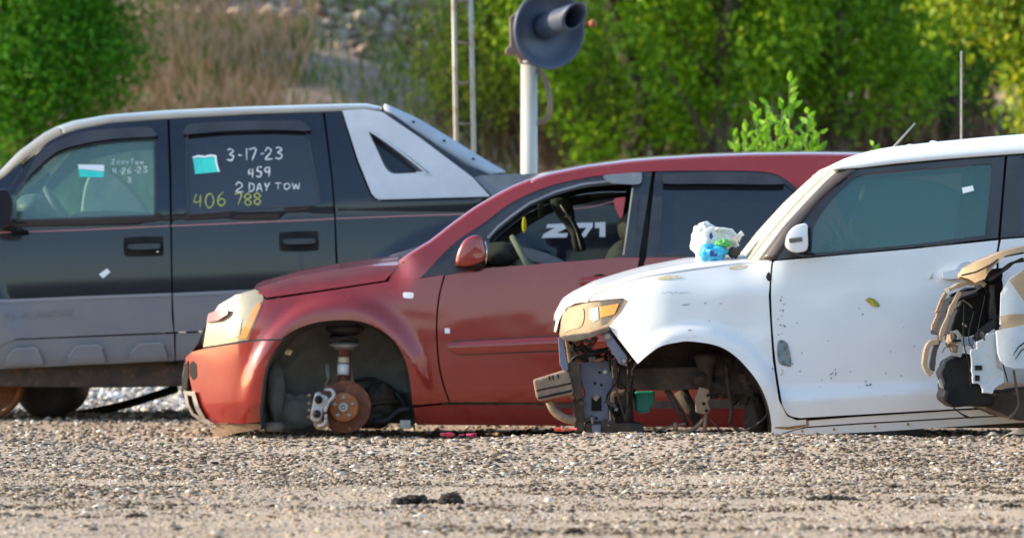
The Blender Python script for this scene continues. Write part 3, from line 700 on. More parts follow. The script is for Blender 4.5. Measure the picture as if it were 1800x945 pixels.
def masts():
    D = 36.; s = D/F; root = empty('ladder_mast', (PX(816, D), D, rise(0, D)), 'two thin weathered uprights joined by short rungs behind the sloping truck rear', 'ladder')
    for a, b_ in (((797, -30), (803, 330)), ((827, -30), (834, 330))):
        m = MB(); m.tube([P(*a, D), P((a[0]+b_[0])/2, 150, D), P(*b_, D), Vector((PX(b_[0], D), D, 0))], 4.2*s, 8); m.build('upright', M['galv'], root, True)
    for y0, tilt in ((2, 0), (74, 3), (146, 0), (217, 1)):
        m = MB(); m.tube([P(801, y0, D), P(831, y0+tilt, D)], 2.2*s, 8); m.build('rung', M['brownbox'], root, True)
masts()
D = 31.; o = MB().tube([Vector((PX(1690, D), D, 0)), P(1690, 90, D)], [.008, .006], 8).build('marker_rod', M['galv'], smooth=True); tag(o, 'thin upright rod rising behind the white car roof', 'rod')

# ================================================================ DARK RED CAR
def arch(px, py, c, rx, ry, amt, w=.28):
    e = math.hypot((px-c[0])/rx, (py-c[1])/ry)
    return -amt*(1-sstep(1.0+w*.45, 1.0+w, e))*sstep(c[1]+30, c[1]-90, py)
def t_red(px, py):
    q = py+.05*(px-850)
    t = .015+.30*(462-q)/322+.25*((462-q)/322)**2 if q < 462 else .12*((610-q)/322)**2-.010
    if q > 690: t += (q-690)/322*.5
    if px < 480: t += .48*((480-px)/158)**2.1
    if px < 735 and q > 425:
        seam = 524-(px-467)*.146; d = py-(seam-12)
        t += .05*(((60-d)/60)**2 if d > 0 else 1)*(d < 60)*sstep(425, 462, q)*sstep(735, 695, px)
    t += arch(px, py, (592, 730), 137, 170, .035)+arch(px, py, (1527, 730), 137, 170, .035)
    t += .0011*noise.noise(Vector((px/55, py/32, 2)))
    return t
def build_red():
    c = Car('dark_red_car', 'dark red crossover with no front wheels resting on the gravel, front window open', 'car', 25.81, 1.78, 1090, t_red)
    root = c.root; pt = c.pt
    sil = [(700, 457), (719, 444), (757, 421), (795, 391), (833, 364), (872, 341), (899, 327), (930, 314), (962, 303), (1026, 290), (1105, 280), (1153, 276), (1240, 271), (1323, 268), (1420, 267), (1520, 268), (1620, 273), (1700, 283)]
    low = [(x+2, y+9) if x > 850 else (x+3, y+6) for x, y in sil]
    dlo = crv([(742, 486), (770, 455), (803, 424), (851, 391), (899, 356), (962, 328), (1026, 313), (1061, 308), (1127, 302), (1200, 300), (1300, 300), (1350, 303), (1378, 313), (1403, 337), (1422, 370), (1434, 410), (1442, 447)], 70)
    rear = [(1760, 325), (1800, 380), (1820, 440)]
    quarter = crv([(1500, 440), (1490, 400), (1470, 350), (1480, 318), (1560, 312), (1650, 322), (1700, 350), (1730, 390), (1745, 436)], 30)
    hs = c.panel('roof_side', low+rear+[(1820, 452), (1442, 452)]+dlo[::-1]+[(738, 488), (683, 493.5), (699, 464)], M['red'], holes=[quarter])
    c.panel('quarter_glass', quarter, G['privacy'], dt=.008, depth=0)
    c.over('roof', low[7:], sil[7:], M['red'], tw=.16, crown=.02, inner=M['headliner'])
    for side in (0, 1): pass
    # pillar roll-over from cowl to roof
    V = []; lo = resample(low[:8], 30); up = resample(sil[:8], 30); n = 30
    for side in (0, 1):
        V = []
        for a in range(0, 91, 15):
            s_ = math.sin(R(a)); k = 1-math.cos(R(a))
            for (x0, y0), (x1, y1) in zip(lo, up):
                v = P(x0+(x1-x0)*s_, y0+(y1-y0)*s_, c.D+t_red(x0, y0)+.07*k)
                if side: v.y = 2*c.yc-v.y
                V.append(v)
        link('windshield_pillar', V, [(i*n+j, i*n+j+1, (i+1)*n+j+1, (i+1)*n+j) for i in range(6) for j in range(n-1)], M['red'], root)
    ws = [(x+10, y+12) for x, y in sil[:9]]
    c.across('windshield', ws, G['shield'], dt=.07, bulge=(-.03, 0, .0))
    # hood
    hl = [(456, 512), (462, 519), (500, 516), (560, 507), (620, 499), (677, 489), (704, 470)]
    hu = [(446, 508), (453, 504), (488, 494), (523, 484), (593, 471), (650, 464), (700, 457)]
    c.over('hood', hl, hu, M['red'], tw=.30, crown=.035)
    c.panel('hood_edge', [(452, 507), (467, 523), (560, 510), (677, 492.5), (700, 466), (650, 467), (593, 474), (523, 487), (488, 497)], M['red'], dt=-.002)
    # fender and bumper
    A = crv([(495.5, 594), (523, 577), (558, 566), (600, 562), (635, 565), (663, 576), (688, 594), (705, 617), (716, 645), (722.5, 683), (725, 711)], 40)
    seam = crv([(780, 483), (770, 523), (766, 575), (769.5, 635), (778, 676), (789, 706)], 20)
    c.panel('front_fender', [(469, 527), (560, 513.5), (678, 495.5), (706, 489.5), (741, 488.5)]+seam+[(740, 711), (725, 711)]+A[::-1]+[(437, 597), (461.5, 537), (464, 524)], M['red'], step=8)
    B = crv([(495.5, 597), (474, 629), (464, 662), (457, 718), (457, 741)], 16)
    c.panel('front_bumper', [(357, 613), (437, 600.5)]+B+[(430, 744), (375, 743), (352, 724), (340, 695), (330, 650), (326, 628), (337, 618)], M['red'], step=7)
    c.panel('headlight', [(449, 508), (458, 513), (463, 522), (461, 535), (436.5, 597), (357, 609.5), (364, 567), (384, 536), (415, 518)], M['lens'], dt=.006, depth=.05, step=6)
    c.panel('indicator', [(457, 529), (452, 534), (440, 550), (419, 596), (433.5, 594), (458, 537)], M['amber'], dt=.001, depth=.01, step=6)
    c.panel('reflector', [(410, 552), (425, 560), (421, 590), (399, 596), (396, 573)], M['lensin'], dt=.002, depth=.01, step=5)
    c.panel('grille_tip', [(363, 566), (366, 551), (384, 544), (401, 543), (399, 552), (383, 563)], M['red'], dt=-.03, depth=.06, step=5)
    c.panel('bumper_vent', [(333, 640), (339, 634), (345, 640), (346, 662), (340, 668), (334, 660)], M['dark'], dt=-.004, depth=.01, step=4)
    c.panel('chrome_trim', [(322, 686), (342, 688), (350, 715), (361, 735), (378, 745), (352, 741), (336, 728), (326, 708)], M['chrome'], holes=[[(329, 694), (337, 695), (343, 718), (350, 731), (340, 726), (332, 710)]], dt=-.035, depth=.05, step=4)
    c.panel('black_lip', [(330, 634), (325, 645), (318, 688), (326, 690), (331, 660)], M['dark'], dt=-.01, depth=.05, step=4)
    c.panel('lower_valance', [(381, 745), (455, 744), (456, 754), (420, 760), (384, 767), (373, 768)], M['beam'], dt=.02, depth=.05, step=6)
    # front face between the two bumper ends
    fl = [(364, 566), (352, 600), (338, 616), (325, 634), (320, 660), (320, 690), (332, 722), (352, 742)]
    c.across('front_fascia', fl, M['red'], dt=.02, bulge=(-.02, 0, 0), k=20)
    c.across('grille', [(360, 575), (350, 600), (342, 612)], M['dark'], dt=.05, bulge=(-.03, 0, 0))
    c.across('hood_nose', [(452, 507), (415, 520), (384, 538), (366, 560)], M['red'], dt=.01, bulge=(-.01, 0, .01), k=20)
    # doors
    front_low = [(x+3, y) for x, y in seam]
    fd = c.panel('front_door', [(783, 484)]+front_low+[(1108, 707), (1116, 640), (1121, 560), (1119, 478), (1124, 452)]+[(1090, 452.5), (850, 471.5)], M['red'], step=9)
    rd = c.panel('rear_door', [(1127, 478), (1129, 560), (1124, 640), (1116, 707), (1385, 712), (1395, 650), (1430, 590), (1455, 540), (1448, 454), (1300, 452), (1136, 452)], M['red'], step=10)
    wa = crv([(1398, 712), (1404, 660), (1430, 600), (1480, 566), (1527, 560), (1580, 568), (1628, 605), (1652, 660), (1658, 720)], 30)
    c.panel('rear_fender', [(1452, 454), (1459, 540), (1433, 592), (1399, 652), (1389, 712)]+wa+[(1700, 722), (1800, 715), (1830, 690), (1840, 560), (1828, 455)], M['red'], step=12)
    c.across('tailgate', [(1690, 283), (1760, 325), (1800, 380), (1822, 452), (1838, 560), (1838, 690), (1800, 716)], M['red'], dt=.02, bulge=(.08, 0, 0))
    c.panel('sill', [(727, 716), (770, 711.5), (1000, 712), (1390, 714.5), (1390, 752), (1200, 750), (1000, 748), (740, 746), (730, 742)], M['red'], dt=.0, depth=.1, step=9)
    c.panel('door_pillar', [(1126, 306), (1158, 304), (1142, 450), (1136, 560), (1132, 700), (1104, 708), (1108, 560), (1112, 452)], M['dark'], dt=.05, depth=0); c.panel('door_pillar', [(762, 486), (792, 484), (788, 600), (800, 700), (780, 708), (764, 640)], M['dark'], dt=.05, depth=0); c.panel('sill_seal', [(735, 702), (1380, 704), (1380, 722), (735, 722)], M['dark'], dt=.06, depth=0)
    # moulding on the door
    md = crv([(785, 604), (800, 601), (976, 591.5), (1105, 587), (1105, 611), (976, 615), (822, 622), (804, 621.5), (793, 616)], 40, True)
    c.panel('door_moulding', md, M['red'], dt=-.006, depth=.012, step=4, parent=fd, warp=lambda x, y: -.020*math.sqrt(max(0, 1-min(1, abs(y-(612-(x-785)*.043))/13)**2)))
    c.strip('moulding_dark_line', [(786, 603), (800, 599.5), (976, 590), (1105, 585.5)], 2, M['trim'], dt=-.002, parent=fd[0])  # thin black lines along the upper and lower moulding edges
    c.strip('moulding_dark_line', [(786, 604), (793, 617), (806, 623), (976, 616.5), (1105, 612)], 2.2, M['trim'], dt=-.002, parent=fd[0])
    c.panel('small_white_square', [(781.5, 576.5), (790.5, 576.5), (791, 585.5), (782, 585.5)], M['paper'], dt=-.004, depth=.004, step=5, sides=(0,), parent=fd[0])
    c.panel('small_label', crv([(709, 514), (717, 513.5), (726, 514.5), (727, 519), (725, 524), (717, 524), (709.5, 522.5)], 24, True), M['paper'], dt=-.006, depth=.006, step=4, sides=(0,))
    # handle
    c.panel('handle_recess', crv([(1040, 488), (1050, 482), (1063, 483), (1068, 492), (1060, 500), (1045, 500)], 20, True), M['dark'], dt=-.002, depth=.002, step=5, parent=fd)
    c.panel('door_handle', crv([(1019, 490), (1030, 486.5), (1070, 485), (1092, 486), (1094, 491), (1072, 496), (1035, 501), (1021, 500)], 30, True), M['red'], dt=-.025, depth=.03, step=3, parent=fd, warp=lambda x, y: -.018*math.sqrt(max(0, 1-min(1, abs(y-(495-(x-1019)*.07))/9)**2)))
    # window frames
    gl_top = crv([(850, 470), (852, 450), (856, 434), (868, 412), (899, 386), (930, 363), (975, 344), (1026, 330), (1073, 325), (1112, 325)], 30)
    top = [p for p in dlo if 742 <= p[0] <= 1128]
    fr = c.panel('front_window_frame', top+[(1146, 303), (1138, 355), (1123, 451), (1090, 452.5), (1095, 447), (1112, 325)]+gl_top[::-1]+[(850, 471.5), (783, 484), (781, 483), (743, 487)], M['trim'], dt=.004, step=7)
    c.panel('headliner_edge', [(850, 440)]+[(x, y+2) for x, y in gl_top[8:]]+[(1114, 334), (1060, 341), (1000, 354), (960, 370), (925, 392), (880, 430), (862, 466), (845, 470)], M['headliner'], dt=.03, depth=.03, sides=(1,))
    c.panel('far_window', gl_top+[(1095, 447), (1092, 452)], G['far'], dt=.04, depth=0, sides=(1,))
    c.panel('window_visor', crv([(1061, 309), (1090, 305), (1124, 303), (1128, 306), (1124, 323), (1090, 323), (1072, 321)], 30, True), M['rail'], dt=-.025, depth=.03, step=6, parent=fr)
    c.strip('visor_rim', [(857, 418), (875, 398), (899, 379), (930, 357), (975, 337), (1026, 323), (1073, 318)], 4, M['rail'], dt=-.012, sides=(0, 1))
    c.strip('pillar_pale_bar', [(1112, 330), (1096, 448)], 3, M['galv'], dt=-.003)  # thin pale strip down the black pillar
    rglass = [(1187, 318), (1378, 323), (1398, 338), (1414, 365), (1426, 405), (1433, 446), (1162, 447.5), (1161, 440)]
    rglass = [(1166, 318), (1378, 323), (1398, 338), (1414, 365), (1426, 405), (1433, 445), (1159, 447)]
    topr = [p for p in dlo if p[0] > 1152]
    c.panel('rear_window_frame', [(1152, 303)]+topr+[(1442, 452), (1136, 452)], M['trim'], holes=[rglass], dt=.006, step=8)
    c.panel('rear_window', rglass, G['privacy'], dt=.015, depth=0, step=12)
    c.panel('rear_window_visor', crv([(1166, 309), (1172, 306), (1250, 303), (1330, 304), (1360, 309), (1376, 319), (1365, 324), (1250, 323), (1172, 323), (1167, 319)], 50, True), M['trim'], dt=-.03, depth=.035, step=6)
    # mirror
    for side in (0, 1):
        b = MB(); cc = c.pt(829, 444, -.09); q = Matrix.Rotation(R(14), 3, 'Y')
        b.prism(crv([(801, 455), (806, 438), (816, 422), (833, 413), (846, 416), (851, 428), (854, 446), (850, 457), (834, 465), (812, 468), (802, 464)], 40, True), c.D-.20, c.D-.03); mo = b.build('mirror_housing', M['red'], root, True, bevel=.035, mirror=c.yc if side else None)
        b = MB(); b.blob(c.pt(826, 465, -.06), (.085, .085, .026), .1, 1); b.tube([c.pt(832, 466, -.05), c.pt(845, 468, .03)], .03, 8); b.build('mirror_base', M['dark'], mo, True, mirror=c.yc if side else None)
        b = MB(); a = c.pt(853, 444, -.09); b.lathe(a+Vector((-.004, 0, 0)), (1, .15, 0), [(0, .068), (.006, .064)], 28); b.build('mirror_glass', M['chrome'], mo, True, mirror=c.yc if side else None)
    # interior
    x0 = pt(790, 470).x; zc = pt(0, 470, 0).z
    b = MB(); y0, y1 = c.D+.14, c.D+c.W-.14
    xa, xb = pt(745, 0).x, pt(905, 0).x
    b.add([(xa, y0, .92), (xa, y1, .92), (xb-.25, y0, .98), (xb-.25, y1, .98), (xb, y0, .88), (xb, y1, .88), (xb, y0, .55), (xb, y1, .55)], [(0, 1, 3, 2), (2, 3, 5, 4), (4, 5, 7, 6)]); b.build('dashboard', M['grey_in'], root)
    b = MB(); b.blob((pt(878, 0).x, c.D+.55, .98), (.13, .2, .07), .1); b.build('instrument_hood', M['cloth'], root, True)
    sw = Vector((pt(928, 0).x, c.D+.48, .91)); ax = Vector((.85, 0, .45)); b = MB(); a1 = Vector((0, 1, 0)); a2 = ax.normalized().cross(a1)
    ringp = [sw+a1*math.cos(k/28*6.2832)*.185+a2*math.sin(k/28*6.2832)*.185 for k in range(29)]
    b.tube(ringp, .018, 8, cap=False); b.blob(sw-ax*.03, (.07, .09, .07)); b.tube([sw, sw+a1*.18], .015, 6); b.tube([sw, sw-a1*.18], .015, 6); b.build('steering_wheel', M['grey_in'], root, True)
    b = MB(); b.box((pt(1340, 0).x, c.yc, .16), (3.6, c.W-.1, .05)); b.build('floor_pan', M['under'], root)
    for yy in (c.D+.5, c.D+1.28):
        for px, dz in ((1062, 0), (1370, 0)):
            x = pt(px, 0).x; b = MB(); b.blob((x-.25, yy, .45), (.30, .26, .12), .05); b.blob((x+.05, yy, .72), (.12, .25, .36), .05, rot=Matrix.Rotation(R(12), 3, 'Y'))
            s_ = b.build('seat', M['cloth'], root, True); b = MB(); b.blob((x+.14, yy, 1.14), (.055, .14, .08), .05); b.build('headrest', M['cloth'], s_, True)
    b = MB(); b.box(pt(951, 367, .62), (.03, .24, .07), Matrix.Rotation(R(10), 3, 'X')); b.tube([pt(940, 352, .62), pt(951, 367, .62)], .008, 6); b.build('rear_view_mirror', M['dark'], root, bevel=.01)
    b = MB(); b.tube([pt(926, 362, .5), pt(923, 381, .5)], .002, 5); b.build('hanging_string', M['dark'], root)
    b = MB(); b.blob(pt(921.5, 395, .5), (.013, .006, .045), .05); b.build('air_freshener', M['yellow'], root, True)
    b = MB(); b.tube(crv([pt(985, 352, .75), pt(998, 385, .75), pt(1012, 410, .78), pt(1020, 440, .8)], 12), [.075-.002*i for i in range(13)], 8, .5); b.build('hanging_trim', M['cloth'], root, True)
    b = MB(); b.tube([pt(992, 380, .55), pt(1005, 382, .55)], .004, 6); b.tube(crv([pt(985, 360, .6), pt(1010, 400, .6), pt(1022, 440, .62)], 8), .004, 5); b.build('torn_wire', M['galv'], root, True)
    # wheel well
    cx0, cy0 = 592, 728; rim = A[:]
    full = crv([(457, 757), (457, 718), (464, 662), (474, 629), (495.5, 595), (523, 576), (558, 565), (600, 561), (635, 564), (663, 575), (688, 593), (705, 616), (716, 645), (722.5, 683), (726, 711), (727, 757)], 50)
    V = []; n = len(full)
    for yy in (.035, .12, .25, .42, .58):
        for x, y in full:
            k = 1.0-.10*(yy > .5); v = pt(600, 650, 0); u = P(600+(x-600)*k, 650+(y-650)*k, c.D+.02); V.append(Vector((u.x, c.D+.0+yy, u.z)))
    link('wheel_well_liner', V, [(i*n+j, i*n+j+1, (i+1)*n+j+1, (i+1)*n+j) for i in range(4) for j in range(n-1)], M['liner'], root)
    link('wheel_well_liner', [Vector((v.x, 2*c.yc-v.y, v.z)) for v in V], [(i*n+j, i*n+j+1, (i+1)*n+j+1, (i+1)*n+j) for i in range(4) for j in range(n-1)], M['liner'], root)
    bw = [(600+(x-600)*.93, 650+(y-650)*.93) for x, y in full]
    b = MB()
    vv, fa, bd = mesh2d(bw, [], 12)
    link('inner_apron', [P(x, y, c.D+.02)+Vector((0, .55+.05*noise.noise(Vector((x*.03, y*.03, 0)))+(.22 if x > 655 and y > 700 else 0), 0)) for x, y in vv], fa, M['liner'], root)
    D0 = c.D
    S = lambda px, py, dd: P(px, py, D0+dd)
    # lip of the subframe arch seen behind the disc, hoses and ribs in the liner
    b = MB(); b.tube(crv([S(625, 668, .48), S(655, 666, .46), S(685, 680, .44), S(705, 700, .42), S(716, 716, .4)], 16), .022, 8, .5); b.tube(crv([S(655, 740, .3), S(680, 738, .3), S(700, 722, .3), S(722, 718, .3)], 12), .02, 8); b.build('control_arm', M['rubber'], root, True)
    b = MB(); b.blob(S(665, 712, .42), (.10, .08, .12), .3, 4); b.blob(S(640, 735, .35), (.12, .06, .05), .3, 7); b.tube([S(620, 712, .3), S(700, 704, .36)], .012, 8); b.build('subframe', M['under'], root, True)
    b = MB(); b.prism([(703, 738), (722, 738), (723, 753), (704, 753)], D0+.12, D0+.25); b.build('support_block', M['alloy'], root, bevel=.004)
    b = MB(); b.blob(S(520, 725, .46), (.14, .06, .11), .35, 6); b.blob(S(486, 690, .42), (.05, .05, .16), .3, 2); b.lathe(S(482, 748, .2), (0, 0, 1), [(-.03, .05), (-.01, .06), (.02, .045)], 20); b.build('splash_guard', M['liner'], root, True)
    # strut
    b = MB(); top = S(606, 572, .30); bot = S(603, 690, .22)
    b.lathe(top, (0, 0, -1), [(0, .10), (.015, .112), (.03, .10), (.05, .06)], 28); b.build('strut_mount', M['rubber'], root, True)
    b = MB(); hx = []
    for i in range(90):
        a = i/90*2.6*6.2832; u = i/90; p = top.lerp(S(605, 605, .29), u); hx.append(p+Vector((math.cos(a)*.075, math.sin(a)*.075, 0)))
    b.tube(hx, .0085, 8); b.build('coil_spring', M['rubber'], root, True)
    b = MB(); b.lathe(S(605, 600, .29), (0, .08, -1), [(0, .06), (.01, .082), (.022, .085), (.027, .06), (.045, .05)], 32); b.build('spring_seat', M['alloy'], root, True)
    b = MB(); b.lathe(S(605, 609, .28), (-.02, -.12, -1), [(0, .040), (.07, .038), (.075, .030), (.25, .030), (.26, .042), (.33, .042)], 24); b.build('strut', M['rust'], root, True)
    b = MB(); b.lathe(S(604, 628, .243), (-.02, -.12, -1), [(0, .0315), (.03, .0315)], 24); b.build('strut_band', M['scuffy'], root, True)
    b = MB(); b.lathe(S(603.5, 640, .239), (-.02, -.12, -1), [(0, .0325), (.058, .0325)], 24); b.build('strut_label', M['paper'], root, True)
    b = MB(); b.tube([S(617, 645, .28), S(621, 684, .24)], .007, 8); b.build('tie_link', M['beam'], root, True); b = MB(); b.tube([S(575, 640, .3), S(577, 665, .28), S(578, 668, .27)], .012, 8); b.build('sensor', M['galv'], root, True); b = MB(); b.tube(crv([S(578, 665, .26), S(572, 678, .24), S(585, 680, .2), S(587, 690, .16)], 12), .008, 6); b.build('brake_line', M['beam'], root, True)
    # disc, hub, studs, caliper
    rc = S(606, 716, .10)+Vector((0, 0, .004)); ax = Vector((-.10, -1, .0)).normalized(); ro = 46.5*D0/F
    b = MB(); b.lathe(rc, ax, [(-.02, ro*.60), (-.02, ro), (0, ro), (.002, ro*.97), (.002, ro*.57)], 64); dr = b.build('brake_disc', M['rust'], root, True)
    b = MB(); b.lathe(rc, ax, [(.0, ro*.56), (.040, ro*.55), (.046, ro*.51), (.046, ro*.22), (.045, .001)], 56, cap=False); b.build('disc_hat', M['rusthat'], dr, True)
    a1 = ax.cross(Vector((0, 0, 1))).normalized(); a2 = a1.cross(ax).normalized()
    for k in range(5):
        a = R(90+72*k); p = rc+(a1*math.cos(a)+a2*math.sin(a))*ro*.37
        b = MB(); b.lathe(p, ax, [(.046, .013), (.052, .013), (.054, .0075), (.078, .0065)], 12); b.build('wheel_stud', M['galv'], dr, True)
    b = MB(); b.lathe(rc, ax, [(.046, ro*.20), (.060, ro*.185), (.066, ro*.13), (.062, ro*.085)], 32, cap=False); b.lathe(rc, ax, [(.05, .012), (.070, .010)], 6); b.build('hub_nut', M['alloy'], dr, True)
    b = MB(); b.prism([(553, 690), (560, 687), (566, 692), (577, 696), (580, 705), (569, 718), (565, 738), (556, 742), (545, 738), (546, 722)], D0-.01, D0+.14); cal = b.build('brake_caliper', M['alloy'], root, bevel=.012)
    b = MB(); b.tube(crv([S(571, 684, .03), S(583, 685, .0), S(587, 695, -.01), S(578, 706, -.01), S(572, 722, -.01), S(573, 740, -.01), S(568, 746, .0), S(556, 748, .03)], 26), .0125, 10, .8); b.build('caliper_bracket', M['alloy'], cal, True)
    b = MB(); b.blob(S(560, 702, -.02), (.022, .02, .022)); b.blob(S(557, 727, -.02), (.022, .02, .022)); b.build('caliper_piston', M['dark'], cal, True)
    b = MB()
    for yy in (694, 708, 720, 732): b.lathe(S(546, yy, .05), (-1, -.3, 0), [(0, .011), (.012, .011), (.014, .006), (.020, .005)], 10)
    b.prism([(550, 740), (575, 738), (579, 748), (566, 753), (552, 749)], D0+.01, D0+.12); b.build('caliper_bolt', M['beam'], cal, bevel=.003)
    # tail end: wheel hidden by the white car
    b = MB(); b.lathe(P(1527, 705, D0+.06), (0, 1, 0), [(0, .2), (0, .31), (.03, .34), (.19, .34), (.22, .31), (.22, .2)], 40); b.build('rear_tyre', M['rubber'], root, True, mirror=None)
build_red()

# ================================================================ BLACK TRUCK
def t_trk(px, py):
    q = py+.045*px
    t = .012+.22*(395-q)/290+.16*((395-q)/290)**2 if q < 395 else .15*((535-q)/290)**2-.010
    if q > 640: t += (q-640)/290*.5
    t += arch(px, py, (827, 640), 215, 215, .02, .15)+arch(px, py, (-130, 660), 150, 160, .03)
    if px < -260: t += .45*((-260-px)/160)**2
    return t
def build_truck():
    c = Car('black_pickup_truck', 'black crew cab pickup with grey lower cladding and marker writing on its windows', 'pickup truck', 28.66, 1.95, 330, t_trk)
    root = c.root; pt = c.pt; L = lambda x, q: (x, q-.045*x)
    sil = [(-60, 343), (0, 300), (32, 267), (76, 234.6), (100, 222), (127, 212), (190, 201), (286, 193.5), (450, 186.5), (601, 182), (643, 181.5), (673, 187)]
    low = [(-55, 352), (8, 309), (40, 280), (84, 249), (110, 236), (138, 227), (195, 216), (288, 209), (450, 200), (601, 195), (640, 193), (668, 195)]
    c.over('roof', low[4:], sil[4:], M['glareroof'], tw=.30, crown=.0, inner=M['headliner'])
    for side in (0, 1):
        V = []; lo = resample(low[:5], 24); up = resample(sil[:5], 24); n = 24
        for a in range(0, 91, 15):
            s_ = math.sin(R(a)); k = 1-math.cos(R(a))
            for (x0, y0), (x1, y1) in zip(lo, up):
                v = P(x0+(x1-x0)*s_, y0+(y1-y0)*s_, c.D+t_trk(x0, y0)+.12*k)
                if side: v.y = 2*c.yc-v.y
                V.append(v)
        link('windshield_pillar', V, [(i*n+j, i*n+j+1, (i+1)*n+j+1, (i+1)*n+j) for i in range(6) for j in range(n-1)], M['glareroof'], root)
    c.across('windshield', [(x+10, y+10) for x, y in sil[:5]], G['shield'], dt=.14, bulge=(-.04, 0, .0))
    gt = crv([(22, 388), (23, 350), (26, 342), (47, 315), (95, 275), (127, 261.5), (190, 249), (272, 243)], 30)
    fw = gt+[(273, 379)]
    f1 = c.panel('front_door', [(-22, 401), (12, 370), (14, 335), (40, 297)]+[(x, y+1) for x, y in resample(low[3:7], 12).tolist()]+[(286, 210), (294, 209), (297, 300), (299, 400), (300, 460), (301, 513.5), (-20, 526)], M['black'], holes=[fw], step=10)
    c.panel('front_door_upper_corner', [(-60, 360), (6, 312), (38, 286), (40, 296), (14, 334), (12, 369), (-24, 400), (-60, 420)], M['black'])
    rw = crv([(329, 236), (400, 231.5), (480, 229.5), (534, 229)], 10)+crv([(540, 235), (550, 290), (561, 345), (562, 355), (557, 359)], 10)+crv([(450, 366), (340, 375), (334, 374), (331, 360), (328.5, 300)], 12)
    f2 = c.panel('rear_door', [(298, 209), (567, 197.5), (574, 250), (582, 312), (587, 373), (590, 468), (590, 502), (304, 513.5), (303, 460), (301.5, 300)], M['black'], holes=[rw], step=10)
    c.panel('front_window', fw, G['clear'], dt=.012, depth=0, step=14)
    c.panel('rear_window', rw, G['privacy'], dt=.012, depth=0, step=14)
    c.strip('window_seal', rw+rw[:1], 3.5, M['trim'], dt=-.002, sides=(0, 1), n=90); c.strip('window_seal', fw+fw[:1], 4, M['trim'], dt=-.002, sides=(0, 1), n=90)
    c.strip('window_belt_seal', [(20, 392), (160, 387), (275, 381)], 6, M['trim'], dt=-.004)
    c.panel('vent_visor', crv([(68, 270), (101, 247), (143, 232), (200, 226), (255, 223), (267, 226), (274, 236), (268, 240), (190, 245), (127, 257), (95, 270), (60, 300), (44, 315)], 60, True), M['trim'], dt=-.03, depth=.035, step=6)
    c.panel('vent_visor', crv([(323, 233), (327, 223), (340, 217), (420, 213), (505, 211.5), (530, 213), (544, 225), (540, 230), (480, 228), (400, 230), (330, 236)], 60, True), M['trim'], dt=-.03, depth=.035, step=6)
    # bed side
    sail = [(601.5, 194.5), (640, 192), (672, 197), (738, 242), (831, 312), (862, 345), (668, 350.5), (660, 348), (653, 340), (630, 283)]
    hole = crv([(649, 233), (658, 234), (700, 262), (752, 302), (745, 303), (700, 305), (686, 303), (676, 292), (662, 262)], 36, True)
    c.panel('bed_side', [(571, 197.5), (599, 195), (627, 285), (650, 341), (658, 350), (668, 353), (870, 348), (960, 345), (1130, 340), (1135, 380), (1135, 470), (1105, 560), (1060, 505), (960, 440), (827, 425), (700, 440), (610, 500), (594, 502), (594, 468), (590, 373), (585, 312)], M['black'], step=12)
    c.panel('bed_side_lower', [(594, 505), (615, 503), (600, 600), (597, 640), (594, 640)], M['clad'], step=12)
    c.panel('rear_wheel_arch', crv([(612, 503), (700, 443), (827, 428), (960, 444), (1060, 508), (1040, 508), (950, 462), (827, 448), (705, 462), (625, 510)], 50, True), M['clad'], dt=-.02, depth=.04)
    c.panel('sail_panel', sail, M['silver'], holes=[hole], dt=-.03, depth=.10, step=7, warp=lambda x, y: -.012*sstep(40, 0, abs((x-600)-(y-190)*.9))*0)
    c.panel('sail_recess', [(x+(x-692)*.16+5, y+(y-280)*.14+2) for x, y in hole], M['rail'], dt=.07, depth=0)
    c.strip('recess_lip', [(x*.97+692*.03-3, y) for x, y in hole[:18]], 3, M['silver'], dt=-.034)
    c.panel('small_window', [(x+4, y+2) for x, y in [(652, 238), (700, 272), (729, 299), (692, 303), (676, 287)]], M['black'], dt=.05, depth=0)
    # rear slope of the cab
    c.across('rear_slope_glass', [(672, 198), (740, 243), (831, 312), (850, 330)], G['privacy'], dt=.12, bulge=(0, 0, .02))
    sl_o = [(674, 187), (690, 194), (727, 209.5), (780, 241), (833.5, 274), (886, 305.5)]; sl_i = [(676, 195), (690, 203), (724, 228), (770, 259), (822, 292), (860, 309)]
    V = []; Fc = []
    a = resample(sl_o, 20); b_ = resample(sl_i, 20)
    for side in (0, 1):
        V = []
        for (x0, y0), (x1, y1) in zip(a, b_):
            for (xx, yy, tt) in ((x1, y1, .10), (x0, y0, .14), (x0, y0+1, .24)):
                v = P(xx, yy, c.D+t_trk(700, 250)+tt); v.y = 2*c.yc-v.y if side else v.y; V.append(v)
        sr = link('sloping_rail', V, [(i*3+j, i*3+j+1, (i+1)*3+j+1, (i+1)*3+j) for i in range(19) for j in range(2)], M['silver'], root); sr.modifiers.new('t', 'SOLIDIFY').thickness = .02
        if not side:
            for x, y in ((727, 214), (781, 247), (832, 279), (880, 307)):
                b = MB(); b.blob(P(x, y, c.D+t_trk(700, 250)+.10), (.008, .02, .008)); b.build('bolt', M['dark'], sr, True)
    c.panel('slope_seal', [(676, 199), (690, 203), (724, 228), (770, 259), (822, 292), (860, 309), (832, 311), (740, 245)], M['trim'], dt=.03, depth=.02)
    c.panel('bed_rail', [(833, 312), (846, 308), (950, 306), (1130, 304), (1130, 340), (960, 345), (884, 346), (866, 345)], M['rail'], dt=-.02, depth=.08)
    c.across('bed_cover', [(846, 308), (950, 305.5), (1130, 303)], M['rail'], dt=.03, bulge=(0, 0, .02))
    c.across('tailgate', [(1130, 304), (1136, 345), (1136, 470), (1120, 560), (1110, 610)], M['black'], dt=.02, bulge=(.05, 0, 0))
